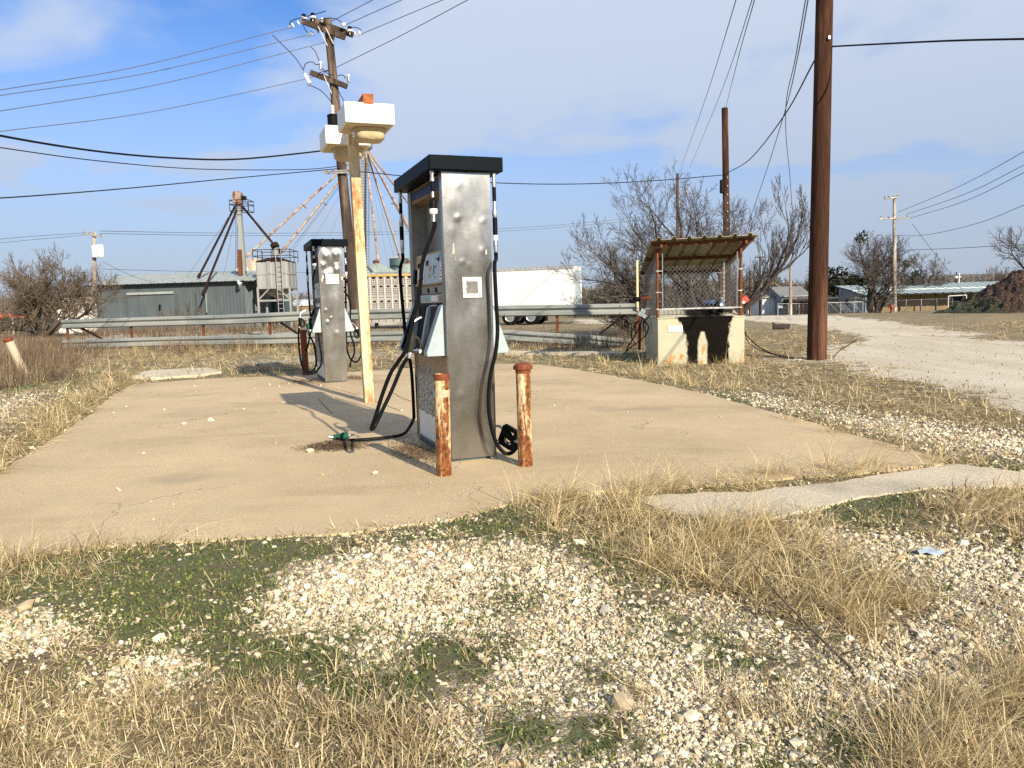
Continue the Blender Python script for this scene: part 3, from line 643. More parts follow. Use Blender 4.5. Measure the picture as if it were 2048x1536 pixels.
def fittings(parent, top, n_parts, L):
    """stacked swivels and breakaway at the head of a hose, hanging straight down from top"""
    s = MB(); x, y, z = top
    prof = [(.015, 0), (.019, -.004), (.019, -.03), (.013, -.034), (.013, -.10*L), (.018, -.104*L), (.018, -.17*L), (.013, -.175*L), (.013, -.42*L)]
    s.mat(0).lathe((x, y, z), [(r_, h) for r_, h in prof][::-1], 12)
    s.mat(1).lathe((x, y, z), [(.016, -.17*L), (.016, -.33*L)][::-1], 12)
    if n_parts == 2:
        s.mat(1).lathe((x, y, z), [(.014, -.44*L), (.028, -.47*L), (.031, -.53*L), (.031, -.60*L)][::-1], 14)
        s.mat(2).lathe((x, y, z), [(.033, -.60*L), (.034, -.61*L), (.033, -.665*L), (.028, -.68*L)][::-1], 14)
        s.mat(0).lathe((x, y, z), [(.016, -.68*L), (.017, -.80*L)][::-1], 12)
        end = -.80*L
    else:
        s.mat(0).lathe((x, y, z), [(.017, -.42*L), (.021, -.45*L), (.021, -.50*L), (.016, -.52*L)][::-1], 12)
        s.mat(1 if n_parts == 1 else 0).lathe((x, y, z), [(.020, -.52*L), (.020, -.72*L)][::-1], 12)
        s.mat(2).lathe((x, y, z), [(.021, -.72*L), (.021, -.78*L)][::-1], 12)
        s.mat(0).lathe((x, y, z), [(.015, -.78*L), (.019, -.80*L), (.019, -.84*L), (.014, -.93*L)][::-1], 12)
        end = -.93*L
    return s, end
PW, PD, PH = .405, 1.20, 2.345
def pump(name, label, loc, rz, steel, dents, seed, scrape):
    t = thing(name, label, 'fuel pump', loc, rz, 'abandoned fuel pumps on the pad')
    rr = np.random.RandomState(seed)
    def endsheet(y, sgn):
        nu, nv = 22, 120; rows = []
        ph = rr.rand(6)*10
        for j in range(nv+1):
            z = .02+(PH-.02)*j/nv; wz = PW*(.955+.045*j/nv); row = []
            for i in range(nu+1):
                x = PW/2+(i/nu-.5)*wz; d = 0
                e = min(1, 4*i/nu, 4*(1-i/nu))
                for (dx, dz, dr, dd) in dents:
                    q = ((x-dx)**2+((z-dz)*.8)**2)/dr**2
                    d += dd*math.exp(-q*2)
                d += .0022*math.sin(x*9+z*5+ph[0])+.0018*math.sin(z*11+ph[1]-x*7)+.0014*math.sin(z*4.2+ph[2])
                row.append((x, y+sgn*(-d*e), z))
            rows.append(row)
        s = MB(); s.sheet(rows if sgn < 0 else [r_[::-1] for r_ in rows])
        # folded edges
        x0 = PW/2-PW*.955/2; x1 = PW/2+PW*.955/2; yi = y-sgn*.045
        s.add([(x0, y, .02), (0, y, PH), (0, yi, PH), (x0, yi, .02)], [(0,1,2,3) if sgn < 0 else (3,2,1,0)])
        s.add([(x1, y, .02), (PW, y, PH), (PW, yi, PH), (x1, yi, .02)], [(3,2,1,0) if sgn < 0 else (0,1,2,3)])
        return s
    e1 = endsheet(0, -1).build('end_panel', steel, t, angle=60)
    endsheet(PD, 1).build('end_panel', steel, t, angle=60)
    # small bright spots, scuffs and screws on the near end
    s = MB(); s.box(.03, PW-.03, .047, PD-.047, .03, .86); s.build('lower_cabinet', M['grey'], t, bevel=.004)
    s = MB(); s.box(.025, PW-.025, .02, PD-.02, -.03, .045); s.build('base_skirt', M['skirt'], t)
    s = MB(); s.box(.15, .255, .05, PD-.05, .86, PH-.005); s.build('display_wall', M['dull'], t)
    for y0 in (.047, PD-.105): s = MB(); s.box(.004, PW-.004, y0, y0+.058, .862, PH-.003); s.build('corner_post', M['dull'], t, bevel=.003)
    s = MB()
    s.box(.02, PW-.02, .106, PD-.107, PH-.13, PH-.006); s.build('soffit', M['soffit'], t)
    for sx_, f in ((.016, 1), (PW-.016, -1)):
        s = MB(); s.prism([(.11, PH-.03), (1.08, PH-.03), (1.08, PH-.09), (.11, PH-.125)], (0,1,0), (0,0,1), (sx_-.003, 0, 0), (.006, 0, 0)); s.build('blue_band', M['blue'], t)
    # canopy
    s = MB(); x0, x1, y0, y1, z0, z1 = -.11, PW+.10, -.05, PD+.06, PH, PH+.115
    s.box(x0, x1, y0, y1, z0, z1)
    cp = s.build('canopy', M['navy'], t, bevel=.008)
    for bx_, by_ in ((.09, .03), (.27, .03), (.09, 1.1), (.27, 1.1)): s = MB(); s.lathe((bx_, by_, z1-.002), [(.018, 0), (.018, .008), (.010, .016)], 8); s.build('cap_bolt', M['navy'], cp)
    # both faces
    for side in (-1, 1):
        def sx(v): return v if side < 0 else PW-v
        def pr(s, poly, y0, y1): s.prism([(sx(a), b) for a, b in poly], (1,0,0), (0,0,1), (0, y0, 0), (0, y1-y0, 0))
        s = MB(); pr(s, [(.15, 1.465), (.015, 1.465), (.04, 1.745), (.15, 1.755)], .106, PD-.107)
        cpn = s.build('control_panel', M['beige'], t, bevel=.004)
        A = Vector((sx(.040)-sx(.015), 0, .28)).normalized()
        def patch(nm, mat, y0, y1, h0, h1, off, parent, thick=.004):
            nrm = Vector((-side*side*(1 if side < 0 else -1), 0, .09)).normalized()
            o = Vector((sx(.015), 0, 1.465))+nrm*off
            q = MB(); q.prism([(y0, h0), (y1, h0), (y1, h1), (y0, h1)], (0,1,0), A, o, nrm*thick)
            return q.build(nm, mat, parent)
        patch('panel_face', M['face'], .115, .86, .012, .262, .001, cpn)
        patch('price_display', M['dark'], .60, .68, .17, .215, .004, cpn)
        patch('price_display', M['beige'], .50, .585, .120, .165, .004, cpn)
        patch('price_display', M['beige'], .50, .585, .060, .095, .004, cpn)
        patch('card_slot', M['dark'], .90, 1.00, .17, .205, .003, cpn)
        patch('card_slot', M['dark'], 1.02, 1.09, .02, .15, .003, cpn, .02)
        patch('receipt_flap', M['paper'], .93, .97, .06, .15, .003, cpn)
        patch('sticker', M['paper'], .125, .205, .03, .175, .006, cpn)
        patch('sticker', M['paper'], .72, .84, .02, .245, .006, cpn)
        patch('sticker', M['teal'], .225, .285, .225, .25, .006, cpn)
        q = MB()
        nrm = Vector((-1 if side < 0 else 1, 0, .09)).normalized(); o = Vector((sx(.015), 0, 1.465))
        for (a_, b_, c_, d_) in ((.13,.2,.128,.131),(.13,.2,.080,.083),(.135,.17,.155,.160),(.73,.83,.18,.183),(.74,.76,.21,.235),(.745,.775,.05,.075),(.30,.36,.21,.215),(.30,.38,.055,.058),(.40,.41,.08,.16),(.345,.36,.14,.155),(.25,.285,.19,.22),(.74,.79,.14,.147),(.145,.19,.05,.06),(.15,.18,.10,.11)):
            q.prism([(a_, c_), (b_, c_), (b_, d_), (a_, d_)], (0,1,0), A, o+nrm*.0095, nrm*.002)
        q.build('printed_marks', M['dark'], cpn)
        s = MB(); pr(s, [(.15, 1.39), (.045, 1.385), (.035, 1.462), (.15, 1.462)], .106, .93)
        bp = s.build('grade_panel', M['grey'], t, bevel=.003)
        for y0 in (.16, .40, .66):
            q = MB(); q.box(*sorted((sx(.034), sx(.05))), y0, y0+.05, 1.40, 1.44); q.build('grade_button', M['dark'], bp)
        s = MB(); pr(s, [(.15, 1.315), (.02, 1.31), (.018, 1.378), (.15, 1.385)], .106, .90)
        sp = s.build('grade_strip', M['offwhite'], t, bevel=.003)
        for (y0, y1, m_) in ((.12, .27, 'dull'), (.30, .52, 'paper'), (.54, .64, 'teal'), (.68, .86, 'pale')):
            q = MB(); q.box(*sorted((sx(.013), sx(.022))), y0, y1, 1.322, 1.370); q.build('grade_label', M[m_], sp)
        # nozzle boots: pale blue wings, dark slanting frame, steel tray
        s = MB()
        wing = [(.03, 1.30), (-.015, 1.285), (-.155, .905), (-.150, .872), (.03, .872)]
        pr(s, wing, .070, .185); s_in = [(.03, 1.29), (.0, 1.27), (-.075, .905), (.03, .905)]
        bt = s.build('nozzle_boot', M['pale'], t, bevel=.006)
        s = MB(); pr(s, wing, 1.015, 1.13); s.build('nozzle_boot', M['pale'], t, bevel=.006)
        s = MB(); pr(s, s_in, .575, .63); s.build('boot_divider', M['pale'], t, bevel=.006)
        s = MB()
        for y0 in (.186, .995): pr(s, [(.02, 1.30), (-.02, 1.29), (-.165, .90), (-.14, .895)], y0, y0+.016)
        pr(s, [(-.145, .915), (-.16, .885), (.03, .872), (.03, .905)], .205, .99)
        for y0 in (.30, .71): pr(s, [(.028, 1.28), (.008, 1.28), (-.04, .92), (-.02, .92)], y0, y0+.20)
        s.build('boot_frame', M['black'], bt)
        s = MB(); pr(s, [(-.10, .905), (-.175, .93), (-.185, .90), (-.15, .882), (-.10, .885)], .22, .60); pr(s, [(.027, 1.29), (.022, 1.29), (.022, .9), (.027, .9)], .21, .57); s.build('steel_tray', M['chrome'], bt)
        s = MB(); s.box(*sorted((sx(.029), sx(.018))), .075, PD-.08, .075, .855)
        s.build('lower_panel', M['peel'], t)
        for y0 in (.047, PD-.073): s = MB(); s.box(*sorted((sx(.012), sx(.034))), y0, y0+.026, .03, .858); s.build('lower_trim', M['beige'], t)
    return t
YAW = R(20.5)
def pump_frame(p): return Matrix.Translation(p) @ Matrix.Rotation(YAW, 4, 'Z')
o1 = G(902.6, 924.5, PADZ); o2 = G(649.5, 766, PADZ)
d1 = [(0.13, 2.24, 0.04025, -0.003), (0.12, 1.98, 0.023, -0.007), (0.34, 1.96, 0.0184, -0.007), (0.27, 1.9, 0.1035, -0.0025), (0.06, 1.88, 0.057499999999999996, -0.003), (0.33, 1.72, 0.034499999999999996, -0.0045), (0.15, 1.63, 0.0184, -0.0045), (0.2, 1.6, 0.0138, -0.004), (0.06, 2.1, 0.057499999999999996, -0.002), (0.3, 2.2, 0.13799999999999998, 0.002), (0.1, 0.55, 0.034499999999999996, -0.003), (0.35, 0.95, 0.057499999999999996, -0.002)]
d2 = [(.30, 2.20, .07, -.016), (.34, 2.32, .08, .012), (.13, 2.18, .07, -.012), (.07, 2.02, .05, -.012), (.20, 2.0, .08, .010), (.30, 1.94, .05, -.012), (.12, 1.86, .06, -.010), (.08, 1.25, .03, -.010), (.10, 1.05, .03, -.012), (.16, 1.12, .02, -.012), (.25, .85, .05, -.005), (.3, 2.08, .03, .014), (.1, 2.34, .06, .01)]
near = pump('fuel_pump', 'large near stainless fuel pump with a black hose sprawled on the concrete', o1, YAW, M['steel'], d1, 3, True)
farp = pump('fuel_pump', 'smaller far stainless fuel pump with looped hoses and a white notice on its dented end', o2, YAW, M['steel2'], d2, 8, False)
I1 = pump_frame(o1).inverted(); I2 = pump_frame(o2).inverted()
def hose(parent, inv, px, hang, parts, L, name='hose', r=.0165, grip='black', noz=None, n=7):
    """hose hanging from the canopy point 'hang' (pump coordinates), then through photo points (x, y, depth)"""
    s, end = fittings(parent, hang, parts, L)
    pts = [Vector((hang[0], hang[1], hang[2]+end+.01)), Vector((hang[0], hang[1], hang[2]+end-.05))]+[inv @ P(*q) for q in px]
    tb = MB(); tb.tube(crom(pts, n), r, 9); h = tb.build(name, M['rubber'], parent)
    s.build('hose_coupling', [M['chrome'], M['black'], M['paper']], h)
    if noz: nozzle_mesh('nozzle', h, M[grip], *noz)
    return h
zc = PH+.004
def loc(inv, *q): return inv @ P(*q)
# near pump: stored hose looping out to the left
q = [(846,520,6.20),(840,575,6.20),(826,640,6.18),(812,698,6.18),(797,722,6.2),(781,747,6.2),(765,788,6.2),(750,836,6.2),(742.5,857,6.25),(749,853,6.32),(764,822,6.35),(784,780,6.38),(803,735,6.4),(818,712,6.4)]
a = loc(I1, 819, 711, 6.40)
hose(near, I1, q, (-.07, .02, zc), 2, .50, noz=(a, Vector((.30, .10, 1))*1, Vector((-1, .1, .3))), grip='olive')
# the second hose drops behind the boot and lies out on the concrete
a = I1 @ Vector((G(668, 886, PADZ)+V(0,0,.055)))
f = I1.to_3x3() @ (G(716, 880, PADZ)-G(672, 884, PADZ)); f.z = -.035
pz = [(800,545,7.26),(806,620,7.22),(812,680,7.2),(822,735,7.35),(826,790,7.4),(828,835,7.42)]
h2 = hose(near, I1, pz+[], (-.07, 1.18, zc), 1, .62, name='hose')
tb = MB(); gp = [I1 @ P(828,835,7.42)]+[I1 @ (G(*g)+V(0,0,.03+.017+dz)) for g, dz in (((824,868),.06),((808,877),.0),((778,884),0),((740,888),0),((708,890),0),((690,891),0.0),((674,890),.015))]
tb.tube(crom(gp, 7), .0165, 9); gh = tb.build('hose', M['rubber'], near)
nozzle_mesh('nozzle', gh, M['green'], I1 @ (G(662, 886, PADZ)+V(0,0,.06)), f, Vector((0,0,1)), .78)
# right hand hose down the corner to a nozzle by the bollard
a = I1 @ (G(1032, 893, PADZ)+V(0,0,.06))
q = [(989,530,6.26),(992,600,6.25),(995,660,6.24),(991,705,6.22),(981,750,6.2),(977,800,6.18),(981,845,6.17),(992,884,6.17),(1008,905,6.18),(1022,906,6.2),(1033,895,6.24),(1033,884,6.28)]
fw = I1.to_3x3() @ (P(1004, 866, 6.42)-P(1033, 884, 6.28))
hose(near, I1, q, (PW+.036, .005, zc), 1, .70, noz=(I1 @ P(1033, 884, 6.28), fw, Vector((.2, .1, 1)), .85, True))
s, end = fittings(near, (PW+.04, 1.18, zc), 1, .62); tb = MB(); tb.tube(crom([Vector((PW+.04, 1.18, zc+end+.01)), Vector((PW+.045, 1.18, 1.6)), Vector((PW+.06, 1.15, 1.1)), Vector((PW+.12, 1.0, .55)), Vector((PW+.12, .9, .75)), Vector((PW+.1, .85, .90))], 6), .0165, 9); hh4 = tb.build('hose', M['rubber'], near); s.build('hose_coupling', [M['chrome'], M['black'], M['paper']], hh4)
# far pump
q = [(626,560,13.45),(630,620,13.4),(638,680,13.4),(643,712,13.4),(641,732,13.4),(628,746,13.4),(614,746,13.4),(604,732,13.42),(599,704,13.45),(597,672,13.5),(598,655,13.55)]
hose(farp, I2, q, (-.07, .02, zc), 2, .50, grip='black', noz=(loc(I2, 598, 656, 13.55), Vector((.35, .1, 1)), Vector((-1, 0, .3))))
q = [(614,545,14.4),(619,610,14.35),(622,650,14.2),(616,690,14.0),(606,715,13.9),(612,738,13.8),(622,744,13.75),(632,728,13.75),(628,690,13.8),(617,668,13.9)]
hose(farp, I2, q, (-.07, 1.18, zc), 1, .62, grip='green', noz=(loc(I2, 616, 666, 13.9), Vector((.25, .5, .9)), Vector((-1, 0, .5))))
q = [(691,560,13.6),(692,640,13.6),(693,690,13.62),(699,714,13.65),(710,724,13.7),(719,718,13.75),(723,700,13.8),(722,676,13.85)]
hose(farp, I2, q, (PW+.055, .02, zc), 1, .62, noz=(loc(I2, 722, 676, 13.85), Vector((-.6, 0, 1)), Vector((1, 0, .5))))
q = [(699,600,14.7),(700,660,14.7),(708,690,14.4),(708,708,14.3),(702,722,14.2),(700,735,14.2)]
hose(farp, I2, q, (PW+.055, 1.18, zc), 1, .62)
# notices on the end panels
s = MB(); s.box(-.085, .085, -.004, .004, -.085, .085)
for nm, t_, c, (hw, hh) in (('scraped_notice', near, (.225, -.0065, 1.425), (.080, .082)),):
    s = MB(); s.box(-hw, hw, -.0025, .0025, -hh, hh); o = s.build(nm, M['scraped'], t_); o.location = c
s = MB(); s.box(.105, .32, -.020, -.008, 1.70, 1.865); nt = s.build('notice_box', M['paper'], farp, bevel=.003)
s = MB()
for i, (a_, b_) in enumerate(((.15, .25), (.15, .17), (.15, .17), (.15, .17), (.155, .265))): s.box(a_, b_, -.0215, -.0195, 1.825-i*.024, 1.832-i*.024)
s.box(.112, .30, -.0215, -.0195, 1.848, 1.854); s.lathe((.275, -.0195, 1.81), [(.014, 0), (.014, .002)], 12, (0,-1,0))
s.build('printed_marks', M['grey'], nt)
s = MB()
for (x0, x1, z0, z1) in ((.05,.075,1.79,1.85),(.035,.05,1.74,1.80),(.37,.395,1.77,1.82)): s.box(x0, x1, -.011, -.004, z0, z1)
s.build('tape_scrap', M['cream'], farp, bevel=.002)
s = MB()
for (x0, x1, z0, z1) in ((.068,.086,1.69,1.78),(.088,.094,1.64,1.70),(.345,.362,1.685,1.735)): s.add([(x0, -.006, z0), (x1, -.0065, z0+.01), (x1-.003, -.0065, z1), (x0+.004, -.006, z1-.015)], [(0,1,2,3)])
s.build('tape_scrap', plain('old_tape', (.50,.44,.32), .6), near)

# ------------------------------------------------------------------ bollards
def bollard(label, base, top, r, mat, cap, group='rusty bollards'):
    t = thing('bollard', label, 'bollard', base, 0, group); d = top-base; L = d.length
    ax = d.normalized(); n = 20; s = MB()
    if cap is None:
        s.lathe((0,0,0)-ax*.1 if False else ax*-.08, [(r, 0), (r, L+.08), (r*.84, L+.08), (r*.82, L-.02)], n, ax, False, True); s.build('pipe', mat, t)
        q = MB(); q.lathe(ax*(L-.17), [(r*1.006, 0), (r*1.008, .002), (r*1.008, .05), (r*1.006, .052)], n, ax, False, False); q.build('paint_band', M['band'], t)
        q = MB(); q.lathe(ax*(L-.045), [(r*1.03, 0), (r*1.05, .01), (r*1.05, .035), (r*1.02, .048)], n, ax, False, False); q.build('rim_band', M['cap'], t)
    else:
        s.lathe(ax*-.08, [(r, 0), (r, L+.04)], n, ax); s.build('pipe', mat, t)
        q = MB(); q.lathe(ax*(L-.075), [(r*1.04, 0), (r*1.06, .012), (r*1.02, .02), (r*1.22, .03), (r*1.24, .055), (r*1.16, .068), (r*.9, .078), (r*.4, .082)], n, ax)
        if cap == 'cap':
            for k in range(6): q.tube([ax*(L-.045)+Vector((math.cos(k*1.047), math.sin(k*1.047), 0))*r*1.2, ax*(L-.018)+Vector((math.cos(k*1.047), math.sin(k*1.047), 0))*r*1.2], .008, 6)
        q.build('pipe_cap', M['cap'], t)
    return t
b0 = G(888, 950, PADZ); bollard('short rust streaked cream bollard with an open top before the near pump', b0, P(883, 748, b0.y+.02), .0585, M['boll'], None)
b0 = G(1051, 931, PADZ); bollard('rust streaked cream bollard with a red screw cap right of the near pump', b0, P(1045.5, 727, b0.y+.03), .0575, M['boll'], 'cap')
b0 = G(612, 750, PADZ); bollard('dark red bollard behind the hoses of the far pump', b0, P(606, 660, b0.y), .062, M['bollred'], 'flat')
b0 = G(50, 750); bollard('leaning whitish bollard with a rusty cap in the weeds at left', b0, P(15, 676, b0.y-.25), .088, M['bollwhite'], 'flat')

# ------------------------------------------------------------------ light pole with two lamp heads
lb = G(738, 804, PADZ); lt = P(706.5, 290, lb.y)
lv = (lt-lb)/(lt.z-lb.z); LP = thing('light_pole', 'leaning square light pole of flaking cream paint and rust with two lamp heads', 'light pole', lb, 0)
rowd = Vector((-math.sin(YAW), math.cos(YAW), 0)); rowr = Vector((math.cos(YAW), math.sin(YAW), 0))
ztop = P(737, 200, 9.55).z
s = MB(); s.bar(lv*-.05, lv*(ztop-.055-lb.z), .128, .128, up=rowd); s.build('pole', M['lpole'], LP, bevel=.006)
A0 = P(736.5, 198, 9.55)-lb
s = MB(); s.bar(A0, A0+rowd*2.0, .125, .125); s.build('cross_arm', M['arm'], LP, bevel=.004)
def lamphead(front_left, wpx):
    c0 = front_left-lb; W_ = .60; D_ = .62; hh = .245
    MM = Matrix.Translation(c0) @ Matrix.Rotation(YAW, 4, 'Z')
    s = MB(); s.box(0, W_, 0, D_, 0, hh, MM); hd = s.build('lamp_housing', M['lampw'], LP, bevel=.012)
    s = MB(); s.box(.03, W_-.03, .03, D_-.03, -.008, 0.0, MM); s.build('lamp_door', plain('cream_underside', (.56,.48,.33), .5, 0, .2, 4), hd)
    rows = []; n = 40
    for f, z in ((1, -.010), (1, -.028), (.93, -.05), (.92, -.09), (.86, -.125), (.74, -.148), (.5, -.156), (.05, -.157)):
        row = []
        for k in range(n+1):
            a_ = 2*math.pi*k/n; ca_, sa_ = math.cos(a_), math.sin(a_)
            e = 1/(abs(ca_)**4+abs(sa_)**4)**.25
            row.append(MM @ Vector((W_*.56+ca_*e*.205*f, D_/2+sa_*e*.19*f, z)))
        rows.append(row)
    s = MB(); s.sheet([r_[::-1] for r_ in rows][::1]); s.build('lamp_lens', M['lens'], hd)
lamphead(P(690.6, 244, 9.45), 95); lamphead(P(651.5, 287, 10.55), 86)

# ------------------------------------------------------------------ used oil tank under its little roof
tb0 = G(1316, 730); TYAW = R(-3.5)
OT = thing('oil_collection_shed', 'cream oil tank with black spills under a rusty corrugated roof', 'oil tank', tb0, TYAW)
TI = (Matrix.Translation(tb0) @ Matrix.Rotation(TYAW, 4, 'Z')).inverted()
TW, TD, TH = 1.70, 2.15, .945
s = MB(); s.box(0, TW, 0, TD, -.05, TH-.03); s.box(-.012, TW+.012, -.012, TD+.01, TH-.03, TH); s.build('tank', M['tank'], OT, bevel=.008)
s = MB(); s.add([(.05, .03, TH+.003), (TW-.10, .03, TH+.003), (TW-.10, .62, TH+.15), (.05, .62, TH+.15), (.05, .62, TH), (TW-.1, .62, TH), (.05, .03, TH), (TW-.1, .03, TH)], [(0,1,2,3), (3,2,5,4), (0,3,4,6), (1,7,5,2)])
def trayp():
    b = NB('stained_tray_metal'); o = b.obj(); x = b.sep(o, 'X'); f = b.noise(o, 6, 6, .7)
    k = b.mt('MULTIPLY', b.mr(b.mt('ADD', x, b.mr(f, .3, .7, -.12, .12)), .48, .62), b.mr(b.mt('ADD', x, b.mr(f, .3, .7, -.1, .1)), 1.38, 1.24))
    return b.done(b.mix(k, b.mix(b.mr(f, .4, .65), (.50,.47,.37), (.34,.33,.28)), (.012,.010,.008)), .55)
s.build('filling_tray', trayp(), OT, smooth=False)
s = MB(); s.box(TW-.43, TW-.07, .10, .50, TH+.155, TH+.166, Matrix.Rotation(R(0), 4, 'X')); s.build('tray_lid', M['beige'], OT)
s = MB(); s.box(.21, .485, -.012, -.0125+.0005-.003, .655, .775); lab = s.build('warning_label', M['paper'], OT)
s = MB()
for a_, b_, c_ in ((.25,.275,.712),(.295,.31,.712),(.37,.405,.737),(.42,.44,.742),(.365,.39,.709),(.38,.44,.684),(.445,.465,.680)): s.box(a_, b_, -.017, -.0152, c_, c_+.010)
s.build('printed_marks', M['grey'], lab)
# roof: three purlins and one corrugated sheet, high at the front
RF = [TI @ P(1302.5, 481, 15.0), TI @ P(1516, 470, 15.0)]; RB = [TI @ P(1279, 546, 18.5), TI @ P(1452, 540, 18.5)]
def roofp(u, v, dz=0): 
    a_ = RF[0].lerp(RF[1], u); b_ = RB[0].lerp(RB[1], u); p = a_.lerp(b_, v); return Vector((p.x, p.y, p.z+dz))
prof = []; nr = 7
for i in range(nr):
    for du, dz in ((0, 0), (.055, 0), (.068, .045), (.092, .045), (.105, 0)): prof.append(((i+du/.1428*1.0*.1428/.1428*1.0*1.0 if False else (i+.0)+du*6.2)/nr, dz))
prof = [(min(1, u), dz) for u, dz in prof]+[(1, 0)]
s = MB()
top = [[roofp(u, v, dz+.012) for u, dz in prof] for v in (0, .25, .5, .75, 1)]; bot = [[roofp(u, v, dz) for u, dz in prof] for v in (0, .25, .5, .75, 1)]
s.sheet([r_[::-1] for r_ in top]); s.sheet(bot)
n = len(prof)
for r1, r2 in ((bot[0], top[0]), (top[-1], bot[-1])): s.sheet([r1[::-1], r2[::-1]])
s.sheet([[r_[0] for r_ in bot], [r_[0] for r_ in top]]); s.sheet([[r_[-1] for r_ in top], [r_[-1] for r_ in bot]])
def roofm():
    b = NB('dull_olive_roofing'); o = b.obj(); f = b.noise(b.sc(o, (1, .3, 1)), 4, 7, .7)
    return b.done(b.mix(b.mr(f, .35, .65), (.13,.105,.055), (.27,.235,.15)), .6, .1)
s.build('roof_sheet', roofm(), OT, smooth=False)
s = MB()
for v in (.07, .50, .97): s.bar(roofp(.01, v, -.035), roofp(.99, v, -.035), .05, .065)
for u in (.10, .90): s.bar(roofp(u, .02, -.10), roofp(u, .98, -.10), .045, .06)
s.build('roof_purlins', M['rust'], OT)
posts = [(.0, .02, TI @ P(1312.5, 640, 15.62)), (TW-.06, .02, None), (.02, 2.08, None), (TW-.02, 2.08, None)]
pp = [(.0, .02), (TW-.075, .02), (.02, 2.10), (TW-.03, 2.10)]
def roofz(x, y):
    v = max(0, min(1, (y-RF[0].y)/(RB[0].y-RF[0].y))); return RF[0].z+(RB[0].z-RF[0].z)*v-.11
for x_, y_ in pp:
    s = MB(); s.tube([(x_, y_, TH-.02 if y_ < 1 else .0), (x_, y_, roofz(x_, y_)+.02)], .03, 10); po = s.build('post', M['rust'], OT)
    s = MB()
    for z_ in (TH+.15, TH+.48, TH+.90): s.lathe((x_, y_, z_), [(.036, 0), (.036, .03)], 10); s.box(x_, x_+.09 if x_ < 1 else x_-.07, y_-.04, y_-.03, z_+.008, z_+.02)
    s.build('post_clamp', M['zinc'], po)
def link(s, p0, ax, w, h0, h1f, step=.083, r=.0042):
    """diamond mesh of crossing wires on a vertical panel; h1f(u) gives the top"""
    ax = Vector(ax); k = int((w+1.6)/step)
    for sg in (1, -1):
        for i in range(-int(1.6/step), k):
            u0 = i*step if sg > 0 else w-i*step
            pts = []
            for j in range(60):
                z = j*.03; u = u0+sg*z*.92; 
                if 0 <= u <= w and h0+z <= h1f(u): pts.append(p0+ax*u+Vector((0, .003*sg, h0+z)))
            if len(pts) > 1: s.tube([pts[0], pts[-1]], r, 3, False)
s = MB(); link(s, Vector((.13, .015, 0)), (1,0,0), TW-.28, TH+.17, lambda u: 1.98); s.build('chain_link_front', M['mesh'], OT)
s = MB(); link(s, Vector((.02, 2.10, 0)), (1,0,0), TW-.06, TH, lambda u: 1.9, .083, .0026); s.build('chain_link_back', M['mesh'], OT)
for x_ in (.0, TW-.05):
    s = MB(); link(s, Vector((x_, .03, 0)), (0,1,0), 2.06, TH, lambda u: 2.25-.14*u, .083, .0024); s.build('chain_link_side', M['mesh'], OT)
s = MB()
for x_ in (.10, TW-.15): s.tube([(x_, .0, TH+.15), (x_, .0, 2.2)], .0085, 6)
s.bar((.07, .0, TH+.165), (TW-.12, .0, TH+.165), .018, .03); s.build('tension_bars', M['zinc'], OT)
s = MB(); s.tube([(TW-.22, .9, TH), (TW-.22, .9, 2.1)], .028, 8); s.build('vent_pipe', M['galv'], OT)
# things left on the tray
def bottle(label, at_, d, mb, cap, r=.055, L=.24):
    d = Vector(d).normalized(); t_ = thing('oil_bottle', label, 'bottle', OT.matrix_basis @ Vector(at_) if False else (Matrix.Translation(tb0) @ Matrix.Rotation(TYAW, 4, 'Z')) @ Vector(at_), 0, 'containers on the oil tank')
    s = MB(); s.lathe(d*-.02, [(r*.8, 0), (r, .012), (r, L*.7), (r*.92, L*.76), (r*.45, L*.9), (r*.4, L*.93)], 14, d); s.build('bottle_body', mb, t_)
    s = MB(); s.lathe(d*(L*.89), [(r*.5, 0), (r*.52, .03), (r*.4, .036)], 12, d); s.build('bottle_cap', cap, t_)
zt = TH+.10
bottle('dark blue bottle lying first from the left on the tank tray', (1.02, .30, zt+.16), (.55, -.75, .05), M['lblue'], M['black'], .06, .27)
bottle('cream lidded dark can lying at the middle of the tank tray', (1.20, .22, zt+.11), (.1, -1, .05), M['black'], M['cream'], .055, .24)
bottle('dark can lying lowest at the front of the tank tray', (1.07, .14, zt+.02), (.05, -1, -.1), M['black'], M['dark'], .062, .2)
bottle('light blue jug standing at the right on the tank tray', (1.32, .30, zt+.055), (0, .05, 1), M['lblue'], M['pale'], .065, .20)
bottle('small dark can beside the light blue jug on the tray', (1.25, .14, zt+.01), (.1, -1, -.05), M['black'], M['dark'], .05, .18)
# marker tube, gate arm and tangle at the left of the tank
p0 = G(1275, 690); t_ = thing('marker_post', 'thin pale yellow tube standing on the last guardrail post', 'marker post', P(1275, 622, 22.3), 0)
s = MB(); s.tube([(0,0,0), (-.0,0,P(1275, 521, 22.3).z-t_.location.z)], .035, 8); s.build('tube', M['lemon'], t_)
s = MB(); s.lathe((0,0,.02), [(.045,0),(.045,.1)], 8); s.build('collar', M['galv'], t_)
t_ = thing('rusty_pipe', 'short rusty pipe with a black end sticking out left of the tank mesh', 'pipe', P(1297, 596, 16.6), 0)
s = MB(); s.tube([(.05,0,.012), (P(1272, 599, 16.2)-t_.location)], .035, 10); s.build('pipe', M['rust'], t_)
s = MB(); dd = P(1268, 599, 16.2)-t_.location; s.tube([dd, P(1279, 598.5, 16.27)-t_.location], .052, 10); s.build('sleeve', M['black'], t_)
t_ = thing('electrical_tangle', 'broken grey junction boxes with dark cables spilling down beside the oil tank', 'wiring', G(1278, 700), 0)
oo = t_.location
